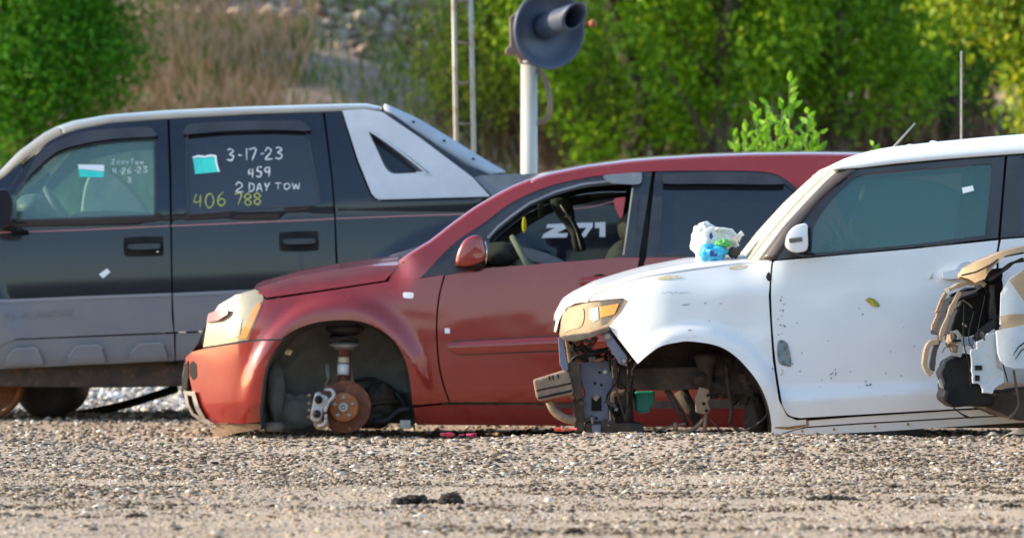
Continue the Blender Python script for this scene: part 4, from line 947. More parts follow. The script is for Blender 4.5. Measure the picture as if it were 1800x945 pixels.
    c.panel('tail_light', crv([(1079, 350), (1107, 347), (1122, 350), (1122, 395), (1112, 408), (1098, 400), (1088, 380)], 24, True), M['redlens'], dt=-.025, depth=.04, step=6)
    c.panel('door_pillar', [(286, 206), (310, 205), (314, 640), (290, 640)], M['dark'], dt=.05, depth=0); c.panel('door_pillar', [(560, 200), (590, 200), (604, 500), (600, 640), (580, 640)], M['dark'], dt=.05, depth=0)
    # cladding
    cl = c.panel('front_door_cladding', [(-20, 527), (301, 514.5), (302, 560), (305, 583), (30, 595), (10, 602), (-20, 618)], M['clad'], dt=-.02, depth=.05)
    c.panel('rear_door_cladding', [(303.5, 514.5), (592, 502), (592, 572), (307, 583)], M['clad'], dt=-.02, depth=.05)
    lc = c.panel('sill_cladding', [(-20, 650), (-20, 622), (3, 606), (17, 599), (32, 597), (305, 586), (307, 632), (303, 634), (150, 641), (0, 648)], M['clad'], dt=-.012, depth=.08)
    c.panel('sill_cladding', [(309, 586), (592, 575), (592, 622), (309, 633)], M['clad'], dt=-.012, depth=.08)
    c.strip('cladding_lip', [(-20, 530), (150, 522.5), (301, 517)], 5, M['bluegrey2'], dt=-.026); c.strip('cladding_lip', [(305, 517.5), (592, 505)], 5, M['bluegrey2'], dt=-.026)
    for q in ([(5, 644), (12, 630), (22, 616), (28, 613), (60, 611), (68, 616), (74, 630), (77, 641)], [(113, 641), (121, 626), (132, 611), (138, 608), (172, 606), (179, 612), (183, 626), (186, 638)], [(222, 636), (230, 621), (242, 607), (248, 604.5), (280, 602.5), (288, 608), (292, 620), (295, 633)]):
        c.panel('raised_rib', q, M['clad'], dt=-.04, depth=.04, parent=lc, step=6); c.strip('rib_edge', q[1:6], 3, M['bluegrey2'], dt=-.043, parent=lc[0])
    writing(c, 'embossed_word', 'AVALANCHE', 8, 561, 11.5, 11, M['emboss'], 2.2, -.045, -.024, .22, parent=cl[0], jit=0)
    # fender and front beyond the picture's left edge
    c.panel('front_fender', [(-24, 402), (-60, 398), (-200, 405), (-330, 420), (-400, 440), (-410, 470), (-414, 540), (-300, 560)]+crv([(-285, 640), (-270, 570), (-200, 515), (-130, 502), (-60, 520), (-10, 580), (-22, 640)], 24)+[(-23, 520)], M['black'], step=14)
    c.over('hood', [(-52, 396), (-200, 403), (-330, 418), (-400, 436)], [(-54, 372), (-200, 380), (-330, 398), (-400, 428)], M['black'], tw=.25, crown=.03)
    c.across('front_fascia', [(-400, 432), (-414, 470), (-416, 540), (-410, 640)], M['black'], dt=.02, bulge=(-.1, 0, 0)); c.panel('front_bumper', [(-300, 562), (-414, 545), (-412, 640), (-290, 642)], M['clad'])
    # mirror at the left edge
    for side in (0, 1):
        b = MB(); b.prism(crv([(-22, 340), (-12, 334), (8, 332), (17, 336), (22, 348), (22, 380), (18, 394), (8, 400), (-14, 398), (-22, 390)], 30, True), c.D-.30, c.D-.05); b.build('mirror_housing', M['black'], root, bevel=.02, mirror=c.yc if side else None)
        b = MB(); b.tube([pt(5, 398, -.12), pt(20, 404, -.08), pt(45, 408, -.01)], [.03, .028, .03], 10, .5); b.build('mirror_arm', M['dark'], root, True, mirror=c.yc if side else None)
    # stripes, handles
    c.strip('pinstripe', [(-20, 409), (130, 404.5), (297, 397)], 1.9, M['pink'], parent=f1[0]); c.strip('pinstripe', [(300, 397), (440, 391), (587, 384.5)], 1.9, M['pink'], parent=f2[0]); c.strip('pinstripe', [(591, 384), (700, 380), (850, 375), (1010, 367), (1050, 362), (1090, 350)], 1.9, M['pink'])
    for f, x, y in ((f1, 252, 433), (f2, 525, 424)):
        rr = c.panel('handle_surround', crv([(x-34, y-12), (x-28, y-16), (x+28, y-18), (x+34, y-13), (x+35, y+10), (x+29, y+16), (x-26, y+17), (x-34, y+10)], 40, True), M['dark'], dt=-.008, depth=.01, step=5, parent=f)
        c.panel('handle_recess', crv([(x-24, y), (x-20, y-11), (x-10, y-14), (x+14, y-14), (x+22, y-9), (x+26, y+2), (x+20, y+12), (x-16, y+12)], 30, True), M['dark'], dt=-.011, depth=.002, step=5, parent=f)
        c.panel('door_handle', crv([(x-27, y-2), (x-20, y-4), (x+24, y-5), (x+29, y-1), (x+24, y+4), (x-22, y+5)], 30, True), M['trim'], dt=-.045, depth=.03, step=5, parent=f)
    b = MB(); b.blob(pt(277, 442, -.014), (.007, .004, .007)); b.build('lock_cylinder', M['chrome'], f1[0], True)
    c.panel('paper_label', [(174, 482), (188, 471.5), (194, 478), (181, 489)], M['paper'], dt=-.006, depth=.005, step=5, sides=(0,), parent=f1[0])
    c.panel('turquoise_label', [(138, 297), (183, 302), (182, 312), (140, 311)], M['teal'], dt=.008, depth=.003, step=6, sides=(0,)); c.panel('torn_white_label', [(137, 289), (183, 290), (183, 301), (138, 296.5)], M['paper'], dt=.007, depth=.003, step=6, sides=(0,))
    c.panel('turquoise_label', [(339, 277), (380, 273), (383, 302), (343, 306)], M['teal'], dt=.008, depth=.003, step=6, sides=(0,))
    c.strip('torn_white_edge', [(339, 277), (348, 274), (360, 275.5), (370, 273), (379, 274), (380, 285), (382, 293), (385, 302)], 3, M['paper'], dt=.004)
    wr = lambda *a, **k: writing(c, 'marker_writing', *a, **k)
    wr('3-17-23', 398, 283, 14.5, 20, M['chalk'], 2.3, -.04, .008, .22, seed=1); wr('459', 436, 312, 11, 17, M['chalk'], 2.2, -.04, .008, .3, seed=2); wr('2', 414, 339, 15, 18, M['chalk'], 2.0, 0, .008, seed=3); wr('DAY', 437, 337, 11, 15, M['chalk'], 2.0, -.04, .008, .25, seed=4); wr('TOW', 483, 333, 12, 11, M['chalk'], 1.6, -.04, .008, .3, seed=5)
    wr('406', 340, 364, 16, 24, M['ychalk'], 2.0, -.04, .007, .3, seed=6); wr('788', 412, 361, 14, 20, M['ychalk'], 2.0, -.04, .007, .2, seed=7)
    wr('2dayTow', 196, 289, 6.5, 9, M['chalk2'], 1.5, -.02, .008, .28, seed=8); wr('9-26-23', 197, 306, 8, 10, M['chalk2'], 1.6, -.05, .008, .3, seed=9); wr('3', 224, 320, 7, 8, M['chalk2'], 1.4, 0, .008, seed=10)
    # decal on the bed side, seen through the red car's windows
    def dec(pts): c.panel('bed_decal', pts, M['paper'], dt=-.006, depth=.003, step=8, sides=(0,))
    dec([(962, 394), (1002, 392.5), (999, 399), (978, 410), (998, 409.5), (996, 417), (952, 418), (956, 411), (976, 400), (960, 400.5)])
    dec([(1006, 392), (1042, 391), (1042, 398), (1028, 417), (1018, 417), (1031, 400), (1006, 401)]); dec([(1046, 391), (1064, 390), (1064, 416), (1054, 416), (1054, 400), (1046, 401)])
    c.strip('splash_of_dirt', [(527, 442), (530, 455), (529, 470), (530, 486)], 5, mat('dried_drip', (.05, .06, .07), .5), dt=-.003, parent=f2[0], taper=True)
    # interior
    x = lambda px: pt(px, 0).x
    b = MB(); y0, y1 = c.D+.15, c.D+c.W-.15; b.add([(x(-40), y0, 1.25), (x(-40), y1, 1.25), (x(60), y0, 1.28), (x(60), y1, 1.28), (x(95), y0, 1.2), (x(95), y1, 1.2), (x(95), y0, .8), (x(95), y1, .8)], [(0, 1, 3, 2), (2, 3, 5, 4), (4, 5, 7, 6)]); b.build('dashboard', M['grey_in'], root)
    b = MB(); b.blob((x(62), c.D+.5, 1.30), (.12, .22, .09), .1); b.build('instrument_hood', M['rail'], root, True)
    sw = Vector((x(112), c.D+.5, 1.26)); ax = Vector((.8, 0, .5)).normalized(); a1 = Vector((0, 1, 0)); a2 = ax.cross(a1); b = MB()
    b.tube([sw+a1*math.cos(k/28*6.2832)*.19+a2*math.sin(k/28*6.2832)*.19 for k in range(29)], .018, 8, cap=False); b.blob(sw-ax*.02, (.06, .09, .06)); b.tube([sw-a1*.18, sw+a1*.18], .014, 6); b.build('steering_wheel', M['rail'], root, True)
    b = MB(); b.prism(crv([(140, 400), (148, 330), (165, 300), (190, 300), (215, 318), (240, 345), (262, 385), (262, 420), (140, 420)], 40, True), c.D+.95, c.D+1.35); b.build('seat_back', M['pale'], root, bevel=.04)
    b = MB(); b.prism(crv([(120, 395), (140, 372), (260, 374), (280, 400)], 20), c.D+.3, c.D+.8); b.build('seat_base', M['cloth'], root, bevel=.04)
    b = MB(); b.box((x(240), c.yc, .50), (5.2, c.W-.15, .06)); b.build('floor_pan', M['under'], root)
    b = MB(); b.prism([(-300, 655), (-300, 630), (345, 620), (600, 610), (1000, 600), (1000, 640), (600, 650), (350, 662), (340, 678), (200, 681), (60, 680), (-20, 678)], c.D+.12, c.D+.24); b.build('frame_rail', M['under'], root, bevel=.01, mirror=None)
    b.build('frame_rail', M['under'], root, bevel=.01, mirror=c.yc)
    for k in range(6):
        b = MB(); b.tube([Vector((x(-150+k*180), c.D+.2, .56)), Vector((x(-150+k*180), c.D+c.W-.2, .56))], .05, 8); b.build('cross_member', M['under'], root, True)
    for px in (-130, 827):
        for yy in (c.D+.02, c.D+c.W-.28):
            if px < 0: continue
            b = MB(); b.lathe((x(px), yy, .39), (0, 1, 0), [(0, .22), (0, .35), (.03, .39), (.23, .39), (.26, .35), (.26, .22)], 40); ty = b.build('wheel', M['rubber'], root, True)
    b = MB(); b.tube([Vector((x(827), c.D+.2, .39)), Vector((x(827), c.D+c.W-.2, .39))], .06, 10); b.build('rear_axle', M['under'], root, True)
    b = MB(); b.lathe(P(0, 680, 28.8)*0+Vector((x(-130), c.D+.15, .30)), (0, 1, 0), [(0, .14), (.02, .15), (.04, .08)], 30); b.build('brake_disc', M['rust'], root, True)
    b = MB(); b.tube([P(100, 214, c.D+.9), P(127, 185, c.D+.9)], [.006, .003], 6); b.build('roof_antenna', M['dark'], root, True)
build_truck()
# things lying under the truck
D = 29.0; b = MB(); cc = P(-27, 676, D); cc.z = .232+gz(cc.x, D)
b.lathe(cc, (0, 1, 0), [(0, .205), (0, .232), (.01, .232), (.03, .205), (.14, .20), (.17, .232), (.18, .232), (.18, .205)], 56, cap=False); b.lathe(cc, (0, 1, 0), [(.08, .2), (.07, .12), (.05, .1), (.05, .03)], 40, cap=False)
tag(b.build('steel_wheel', M['rusthat'], smooth=True), 'bare rusty orange steel rim standing under the truck at the left edge', 'wheel rim')
b = MB(); cc = P(85, 700, 29.6); cc.z = .17
b.lathe((P(88, 700, 29.6).x, 29.3, .20), (.15, 1, .05), [(0, .12), (0, .17), (.03, .20), (.35, .20), (.38, .17), (.38, .12)], 40)
tag(b.build('worn_tyre', M['rubber'], smooth=True), 'black tyre in the shade beneath the truck, right of the rusty rim', 'tyre')
b = MB(); Dp = 29.9
b.tube(crv([P(95, 737, Dp), P(150, 726, Dp), P(215, 712, Dp), P(262, 698, Dp), P(312, 682, Dp)], 20), [.045]*21, 10, .6)
tag(b.build('bent_black_pipe', M['rubber'], smooth=True), 'long bent black pipe slanting on the ground under the truck', 'pipe')

# ================================================================ WHITE CAR
def t_wht(px, py):
    q = py+.10*(px-1400) if px > 1360 else py+.0*(px-1400)-4
    t = .012+.17*(452-q)/362+.10*((452-q)/362)**2 if q < 452 else .055*((600-q)/362)**2+.003
    if px < 1380 and py < 520: t += .05*sstep(520, 455, py)*sstep(1385, 1300, px)
    if q > 700: t += (q-700)/362*.15
    if px < 1180: t += .36*((1180-px)/205)**2.0
    t += arch(px, py, (1222, 770), 140, 168, .022, .22)+arch(px, py, (2120, 770), 140, 168, .022)
    return t
def build_white():
    c = Car('white_hatchback', 'boxy white hatchback with its front bumper and wheels stripped off', 'car', 22.96, 1.70, 1650, t_wht)
    root = c.root; pt = c.pt
    sil = [(1459, 294), (1470, 286), (1481, 280), (1507, 271), (1530, 265), (1562, 258.5), (1653, 248.5), (1730, 241), (1800, 235.5), (1950, 228), (2150, 226), (2290, 240)]
    low = [(1462, 297), (1475, 296), (1490, 295.5), (1512, 294.5), (1540, 291), (1575, 287), (1650, 280), (1730, 274), (1800, 269), (1950, 262), (2150, 262), (2285, 272)]
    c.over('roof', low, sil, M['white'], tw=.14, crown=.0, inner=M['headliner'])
    # front pillar: outer face coloured as if sunlit, dark brown inner face
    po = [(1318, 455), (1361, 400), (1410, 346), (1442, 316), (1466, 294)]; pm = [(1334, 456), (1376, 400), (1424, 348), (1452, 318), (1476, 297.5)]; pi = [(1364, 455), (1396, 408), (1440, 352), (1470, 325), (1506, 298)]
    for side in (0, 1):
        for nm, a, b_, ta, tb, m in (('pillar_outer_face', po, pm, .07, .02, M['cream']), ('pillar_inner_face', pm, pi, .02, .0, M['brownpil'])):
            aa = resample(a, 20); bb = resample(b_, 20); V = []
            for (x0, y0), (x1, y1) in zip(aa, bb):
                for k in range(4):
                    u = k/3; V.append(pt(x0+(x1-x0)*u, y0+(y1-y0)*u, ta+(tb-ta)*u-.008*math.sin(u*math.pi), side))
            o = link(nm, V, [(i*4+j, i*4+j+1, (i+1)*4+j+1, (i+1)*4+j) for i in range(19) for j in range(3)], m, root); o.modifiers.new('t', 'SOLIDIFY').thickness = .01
    c.across('windshield', [(x, y) for x, y in po], G['glare'], dt=.06, bulge=(-.02, 0, .01))
    win = crv([(1426, 445), (1428, 415), (1432, 396), (1455, 359), (1492, 321), (1505, 311), (1521, 306)], 20)+[(1620, 297), (1743, 287.5), (1740, 330), (1731, 413), (1600, 430)]
    fr = c.panel('front_window_frame', [(1508, 298), (1600, 289), (1700, 280), (1766, 275.5), (1761, 340), (1754, 418), (1600, 435), (1422, 451), (1362, 456), (1385, 425), (1410, 393), (1444, 352), (1475, 325)], M['trim'], holes=[win], dt=.003)
    c.panel('front_window', win, G['teal'], dt=.012, depth=0, step=15)
    rwin = [(1795, 276), (1930, 266), (2000, 266), (2005, 330), (1995, 396), (1793, 410)]
    c.panel('rear_window_frame', [(1771, 275), (1950, 263), (2020, 263), (2025, 330), (2010, 400), (1759, 418), (1765, 340)], M['trim'], holes=[rwin], dt=.003); c.panel('rear_window', rwin, G['privacy'], dt=.012, depth=0, step=15)
    # fender
    A = crv([(1121, 639), (1140, 622.7), (1162, 608), (1190, 601.5), (1213, 599.5), (1257, 606), (1287, 621), (1312, 644.7), (1334, 674), (1349, 707), (1356, 740), (1358, 766)], 50)
    dent = lambda x, y: .012*math.exp(-((x-1310)/45)**2-((y-565)/45)**2)+.006*noise.noise(Vector((x*.012, y*.02, 1)))
    c.panel('front_fender', [(1034, 529), (1046, 518.5), (1087, 501), (1130, 488), (1213, 476), (1300, 464), (1356, 460), (1354, 484), (1351, 520), (1353, 556), (1358, 630), (1369, 703), (1384, 731), (1400, 738), (1417, 737), (1418, 749), (1400, 753), (1362, 765), (1359, 766)]+A[::-1]+[(1069, 572), (1100, 530), (1097, 524), (1078, 525)], M['white'], warp=dent, step=8)
    c.over('hood', [(979, 566), (994, 538), (1010, 527), (1034, 526), (1046, 516), (1087, 498.5), (1130, 485.5), (1213, 473.5), (1300, 461.5), (1356, 458)], [(975, 562), (990, 534), (1007, 522.5), (1030, 511), (1048, 502), (1100, 486), (1140, 475), (1213, 461), (1300, 455), (1356, 454)], M['white'], tw=.20, crown=.03)
    c.panel('hood_front_edge', [(974, 582), (977, 565), (992, 535), (1007, 523.5), (1036, 524), (1033, 530), (1012, 532), (996, 540), (983, 560), (977, 583)], M['white'], dt=-.004, step=5)
    # doors, sill
    fdo = crv([(1359, 462), (1356, 500), (1357, 556), (1363, 630), (1374, 703), (1380, 720), (1389, 730), (1406, 734)], 30)
    dw = lambda x, y: -.028*sstep(682, 704, y+.06*(x-1400))+.004*noise.noise(Vector((x*.01, y*.012, 5)))
    fd = c.panel('front_door', fdo+[(1683, 718), (1740, 715), (1750, 560), (1752, 440), (1755, 422), (1600, 438), (1422, 453.5), (1362, 458.5)], M['white'], warp=dw, step=9)
    c.panel('rear_door', [(1756, 440), (1755, 560), (1745, 714), (1965, 706), (1975, 640), (2010, 600), (2030, 560), (2030, 400), (1760, 421)], M['white'], step=14)
    wa = crv([(1975, 730), (1985, 660), (2020, 615), (2070, 596), (2120, 594), (2180, 605), (2230, 640), (2262, 730)], 30)
    c.panel('rear_fender', [(1969, 706), (1979, 642), (2014, 602), (2034, 562), (2034, 404), (2030, 264), (2150, 263), (2285, 273), (2310, 400), (2325, 560), (2325, 720), (2262, 735)]+wa[::-1], M['white'], step=16)
    c.across('tailgate', [(2285, 262), (2310, 400), (2326, 560), (2326, 720)], M['white'], dt=.02, bulge=(.06, 0, 0))
    sl_ = c.panel('sill', [(1419, 739), (1500, 732.5), (1683, 721), (1970, 709), (1972, 722), (1720, 731), (1500, 743.5), (1420, 749)], M['white'], dt=-.003, depth=.06); c.panel('sill_lower', [(1362, 766.5), (1400, 755), (1419, 751.5), (1500, 746), (1720, 733.5), (1972, 724), (1972, 738), (1800, 742), (1727, 746), (1543, 758)], M['white'], dt=.006, depth=.1)
    c.strip('rust_seam', [(1361, 751), (1385, 752), (1405, 749), (1419, 746)], 5, M['rustpaint'], dt=-.004, taper=True); c.strip('rust_seam', [(1420, 738), (1420, 750)], 3, M['rustpaint'], dt=-.006)
    for x, y in ((1410, 757), (1466, 754), (1538, 749), (1596, 745), (1706, 733)):
        b = MB(); b.blob(pt(x, y, -.002), (.006, .004, .006)); b.build('sill_plug', M['rustpaint'], root, True)
    c.panel('primer_patch', crv([(1368, 600), (1377, 598), (1386, 608), (1391, 641), (1383, 643), (1370, 638), (1366, 620)], 24, True), M['scuff'], dt=-.003, depth=.002, step=5, sides=(0,), parent=fd[0])
    c.strip('scratch', [(1374, 648), (1376, 653), (1373, 660)], 2, M['scuffy'], parent=fd[0]); c.strip('dark_hinge_gap', [(1352, 478), (1350, 487), (1353, 494)], 7, M['dark'], dt=-.004, taper=True)
    c.strip('primer_stain', [(1155, 489), (1180, 487), (1198, 486)], 7, M['scuffy'], dt=-.003, taper=True); c.strip('primer_stain', [(1281, 472), (1300, 469), (1313, 467)], 7, M['scuffy'], dt=-.003, taper=True)
    q = random.Random(8); b = MB()
    def nick(x, y, l, w_):
        a = pt(x-l/2, y, -.0035); e = pt(x+l/2, y-l*.1, -.0035); m_ = pt(x, y-w_/2, -.0035); n_ = pt(x, y+w_/2, -.0035); b.add([a, n_, e, m_], [(0, 1, 2, 3)])
    for i in range(26): nick(q.uniform(1370, 1740), q.uniform(520, 712), q.uniform(1.5, 4.5), q.uniform(1.5, 3.5))
    for i in range(10): nick(q.uniform(1366, 1380), q.uniform(520, 590), q.uniform(2, 5), q.uniform(2, 5))
    for i in range(6): nick(1466+q.uniform(-6, 6), 655+q.uniform(-10, 10), 3, 4)
    for i in range(5): nick(1525+q.uniform(-6, 6), 672+q.uniform(-5, 5), 4, 3)
    nick(1206, 535.5, 17, 2.2); nick(1240, 532.5, 7, 2.2); nick(1267, 533.5, 8, 1.5); nick(1213, 580, 10, 2.5); nick(1247, 564, 3, 2); nick(1358, 648, 3, 5)
    for i in range(12): nick(1165+i*4.3+q.uniform(-1, 1), 514+q.uniform(-1.5, 1.5), 3, 1.6)
    b.build('paint_chips', M['scuff'], root)
    c.panel('door_pillar', [(1762, 276), (1776, 276), (1766, 440), (1764, 712), (1738, 714), (1744, 440)], M['dark'], dt=.05, depth=0); c.panel('hinge_pillar', [(1348, 462), (1372, 460), (1366, 560), (1384, 690), (1412, 740), (1380, 736), (1362, 680), (1350, 560)], M['dark'], dt=.04, depth=0); c.panel('sill_seal', [(1400, 728), (1960, 700), (1960, 716), (1410, 745)], M['dark'], dt=.05, depth=0)
    # handle
    c.panel('handle_recess', crv([(1680, 480), (1684, 468), (1694, 461), (1706, 461), (1712, 470), (1706, 480)], 24, True), M['bluegrey'], dt=-.002, depth=.003, parent=fd, step=5)
    c.panel('door_handle', crv([(1657, 484), (1661, 478), (1700, 474), (1740, 472), (1744, 478), (1738, 486), (1690, 489), (1662, 490)], 30, True), M['white'], dt=-.04, depth=.035, parent=fd, step=5)
    # mirror
    for side in (0, 1):
        b = MB(); b.prism(crv([(1384, 433), (1384, 420), (1389, 407), (1399, 397), (1410, 393), (1419, 394), (1420, 408), (1420, 436), (1409, 443), (1395, 442)], 34, True), c.D-.23, c.D-.06); mo = b.build('mirror_housing', M['white'], root, True, bevel=.03, mirror=c.yc if side else None)
        b = MB(); b.prism(crv([(1421, 400), (1425, 402), (1427, 436), (1421, 444)], 12), c.D-.21, c.D-.07); b.tube([pt(1404, 444, -.13), pt(1415, 448, -.08), pt(1425, 447, .0)], .022, 8, .5); b.build('mirror_back', M['dark'], mo, bevel=.01, mirror=c.yc if side else None)
        b = MB(); b.prism([(1386, 419), (1410, 416), (1411, 424), (1388, 427)], c.D-.237, c.D-.22); b.build('mirror_indicator', M['lens2'], mo, bevel=.003, mirror=c.yc if side else None)
    c.panel('mirror_sail', [(1366, 456), (1388, 425), (1404, 402), (1422, 398), (1425, 449)], M['trim'], dt=-.004, depth=.01)
    # headlight
    hl = c.panel('headlight', [(983, 588), (986, 565), (990, 546), (1000, 540), (1028, 532.6), (1078, 526.5), (1100, 526), (1088, 548), (1069, 570), (1034, 582)], M['lens2'], dt=.004, depth=.09, step=5)
    c.panel('amber_reflector', [(1054, 539), (1088, 533), (1080, 552), (1055, 558)], M['amber'], dt=-.001, depth=.01, parent=hl, step=4)
    c.panel('bright_reflector', [(1036, 542), (1051, 540), (1052, 560), (1044, 565), (1036, 560)], M['pale'], dt=-.001, depth=.01, parent=hl, step=4)
    c.panel('projector_window', crv([(990, 550), (1004, 545), (1024, 541), (1026, 560), (1020, 574), (1004, 579), (988, 582)], 24, True), M['haze'], dt=-.001, depth=.01, parent=hl, step=4)
    c.strip('lens_rim', [(1100, 527), (1088, 549), (1069, 571), (1034, 583), (984, 590)], 4, M['beam'], dt=-.002)
    # stripped front structure
    D0 = c.D; S = lambda px, py, dd=.3: P(px, py, D0+dd)
    def plate(name, pts, d0, d1, m, bev=.004, par=None): b = MB(); b.prism(pts, D0+d0, D0+d1); return b.build(name, m, par or root, bevel=bev)
    plate('radiator_support', [(1019, 636), (1083, 632), (1085, 640), (1084, 682), (1074, 690), (1070, 700), (1072, 741), (1027, 742), (1022, 700), (1028, 696), (1019, 660)], .30, .36, M['steel'], .006)
    sp = plate('support_opening', [(1040, 698), (1057, 697), (1057, 721), (1040, 722)], .29, .303, M['dark'], 0)
    b = MB()
    for x, y in ((1054, 654), (1046, 673), (1057, 676), (1048, 734), (1040, 732)): b.lathe(S(x, y, .298), (0, -1, 0), [(0, .007), (.004, .006)], 10)
    b.build('stamped_ribs', M['dark'], root)
    b = MB(); b.lathe(S(1064, 653, .29), (0, -1, 0), [(0, .012), (.01, .012), (.014, .006)], 12); b.build('pale_clip', M['pale'], root, True)
    plate('crash_beam', [(937, 668), (994, 650), (1000, 653), (1009, 690), (1002, 694), (949, 705), (943, 700)], .12, .36, M['beam'], .012)
    b = MB()
    for x in (966, 972, 981): b.box(S(x, 664-(x-966)*.2, .118), (.006, .006, .022), Matrix.Rotation(R(-12), 3, 'Y'))
    b.tube([S(943, 686, .117), S(1004, 673, .117)], .004, 6); b.tube([S(946, 699, .117), S(1006, 686, .117)], .006, 6); b.build('beam_slots', M['dark'], root)
    plate('beam_mount', [(996, 640), (1006, 634), (1020, 640), (1024, 700), (1012, 702), (1006, 690)], .16, .36, M['under'], .006)
    plate('front_post', [(1008, 696), (1026, 700), (1027, 757), (1012, 760), (1008, 745)], .24, .32, M['under'], .006)
    plate('lower_foot', [(1028, 742), (1108, 742), (1130, 744), (1134, 766), (1026, 766)], .26, .5, M['under'], .008); plate('lower_foot_plate', [(1040, 746), (1056, 745), (1056, 764), (1041, 765)], .25, .262, M['steel'], .003)
    b = MB(); b.tube(crv([S(966, 705, .2), S(975, 722, .2), S(992, 734, .2), S(1010, 738, .22)], 14), .022, 10); b.build('corrugated_hose', M['beam'], root, True)
    plate('diagonal_bracket', [(1057, 588), (1071, 584), (1104, 628), (1098, 643), (1088, 638)], .10, .13, M['steel'], .004)
    b = MB(); b.lathe(S(1068, 592, .095), (0, -1, 0), [(0, .016), (.006, .016), (.01, .008)], 14); b.lathe(S(1098, 634, .095), (0, -1, 0), [(0, .01), (.005, .008)], 10); b.build('bracket_bolt', M['galv'], root, True)
    plate('lamp_carrier', [(986, 590), (1034, 584), (1070, 572), (1072, 580), (1050, 590), (1010, 600), (992, 598)], .08, .3, M['beam'], .006)
    plate('left_upright', [(981, 592), (990, 594), (999, 648), (992, 655), (984, 640)], .14, .17, M['steel'], .003)
    b = MB(); qq = random.Random(4)
    for k in range(5): b.tube(crv([S(1005+qq.uniform(-10, 10), 600, .3), S(1020+qq.uniform(-15, 20), 615+qq.uniform(-8, 8), .25), S(1040+qq.uniform(-15, 25), 622+qq.uniform(-10, 12), .25), S(1070+qq.uniform(-5, 15), 618+qq.uniform(-10, 20), .3)], 14), .007, 6)
    b.tube(crv([S(1000, 640, .2), S(1015, 625, .18), S(1045, 622, .18), S(1075, 612, .2)], 14), .009, 6); b.tube([S(1069, 610, .2), S(1073, 652, .22)], .005, 6)
    b.build('wiring', M['dark'], root, True)
    jr = random.Random(23)
    for k in range(18):
        x_ = jr.uniform(1000, 1075); y_ = jr.uniform(594, 640) if k % 2 else jr.uniform(688, 745); L_ = jr.uniform(.02, .07)
        b = MB(); b.box(S(x_, y_, jr.uniform(.12, .28)), (L_, .02, jr.uniform(.008, .025)), Matrix.Rotation(jr.uniform(-1.5, 1.5), 3, 'Y')); b.build('bent_tab', [M['under'], M['rust'], M['beam'], M['brownpil']][k % 4], root)
    for k in range(6):
        b = MB(); x_ = 1070+k*8; b.tube(crv([S(x_, 600+k*3, .3), S(x_+jr.uniform(-15, 15), 660, .22), S(x_+jr.uniform(-15, 15), 700, .24), S(x_+jr.uniform(-10, 20), 742, .25)], 14), .005, 6); b.build('loose_cable', M['dark'] if k % 2 else M['under'], root, True)
    b = MB(); b.box(S(1012, 612, .35), (.05, .1, .10), Matrix.Rotation(R(20), 3, 'Y')); b.box(S(1040, 603, .35), (.03, .05, .08), Matrix.Rotation(R(35), 3, 'Y')); b.box(S(1000, 622, .3), (.018, .05, .14), Matrix.Rotation(R(-8), 3, 'Y')); b.box(S(1025, 628, .4), (.12, .1, .04)); b.build('broken_brackets', M['beam'], root, bevel=.004)
    # frame rail, inner panels, second side
    plate('frame_rail', [(1084, 640), (1110, 646), (1232, 644), (1240, 650), (1240, 686), (1215, 684), (1190, 686), (1110, 684), (1090, 684), (1084, 680)], .34, .44, M['under'], .006)
    b = MB(); b.prism([(1084, 640), (1110, 646), (1232, 644), (1240, 650), (1240, 686), (1215, 684), (1190, 686), (1110, 684), (1090, 684), (1084, 680)], D0+.34, D0+.44); b.build('frame_rail', M['under'], root, bevel=.006, mirror=c.yc)
    plate('inner_apron', [(1100, 640), (1126, 612), (1160, 588), (1213, 575), (1280, 590), (1330, 650), (1356, 720), (1362, 768), (1338, 768), (1325, 735), (1312, 700), (1290, 690), (1262, 692), (1240, 684), (1230, 650), (1110, 648)], .46, .49, M['under'], .003)
    full = crv([(1112, 648), (1121, 638), (1162, 606), (1213, 598), (1257, 604.5), (1287, 620), (1312, 643), (1334, 673), (1349, 706), (1357, 740), (1359, 766)], 40); V = []; n = len(full)
    for yy in (.02, .15, .30, .45):
        for x, y in full: u = P(x, y+1, D0+.02); V.append(Vector((u.x, D0+.02+yy, u.z)))
    link('wheel_well_liner', V, [(i*n+j, i*n+j+1, (i+1)*n+j+1, (i+1)*n+j) for i in range(3) for j in range(n-1)], M['under'], root)
    V2 = [Vector((v.x, 2*c.yc-v.y, v.z)) for v in V]; link('wheel_well_liner', V2, [(i*n+j, i*n+j+1, (i+1)*n+j+1, (i+1)*n+j) for i in range(3) for j in range(n-1)], M['under'], root)
    plate('firewall', [(1300, 470), (1345, 470), (1350, 650), (1330, 660), (1300, 600)], .3, 1.4, M['under'], .01)
    b = MB(); b.lathe(S(1240, 622, .3), (0, .0, -1), [(0, .05), (.02, .06), (.05, .045), (.10, .035), (.22, .03)], 20); b.build('strut_tower', M['under'], root, True)
    b = MB(); b.lathe(S(1232, 665, .28), (0, -1, 0), [(0, .035), (.02, .035), (.025, .018), (.03, .018)], 20); b.build('mount_bolt', M['under'], root, True)
    plate('knuckle_bracket', [(1229, 679), (1246, 684), (1249, 698), (1244, 706), (1249, 718), (1244, 727), (1238, 728), (1223, 725), (1222, 700)], .24, .27, M['under'], .004).data.materials[0] = M['beam']
    b = MB()
    for x, y in ((1245, 694), (1242, 721), (1237, 709)): b.lathe(S(x, y, .238), (0, -1, 0), [(0, .009), (.002, .009)], 12)
    b.build('bracket_holes', M['dark'], root)
    b = MB(); b.tube([S(1172, 684, .4), S(1195, 725, .4), S(1210, 748, .4)], [.022, .02, .014], 8, .7); b.tube([S(1196, 686, .5), S(1228, 745, .5)], [.05, .04], 8, .7); b.build('engine_mount_strut', M['under'], root, True)
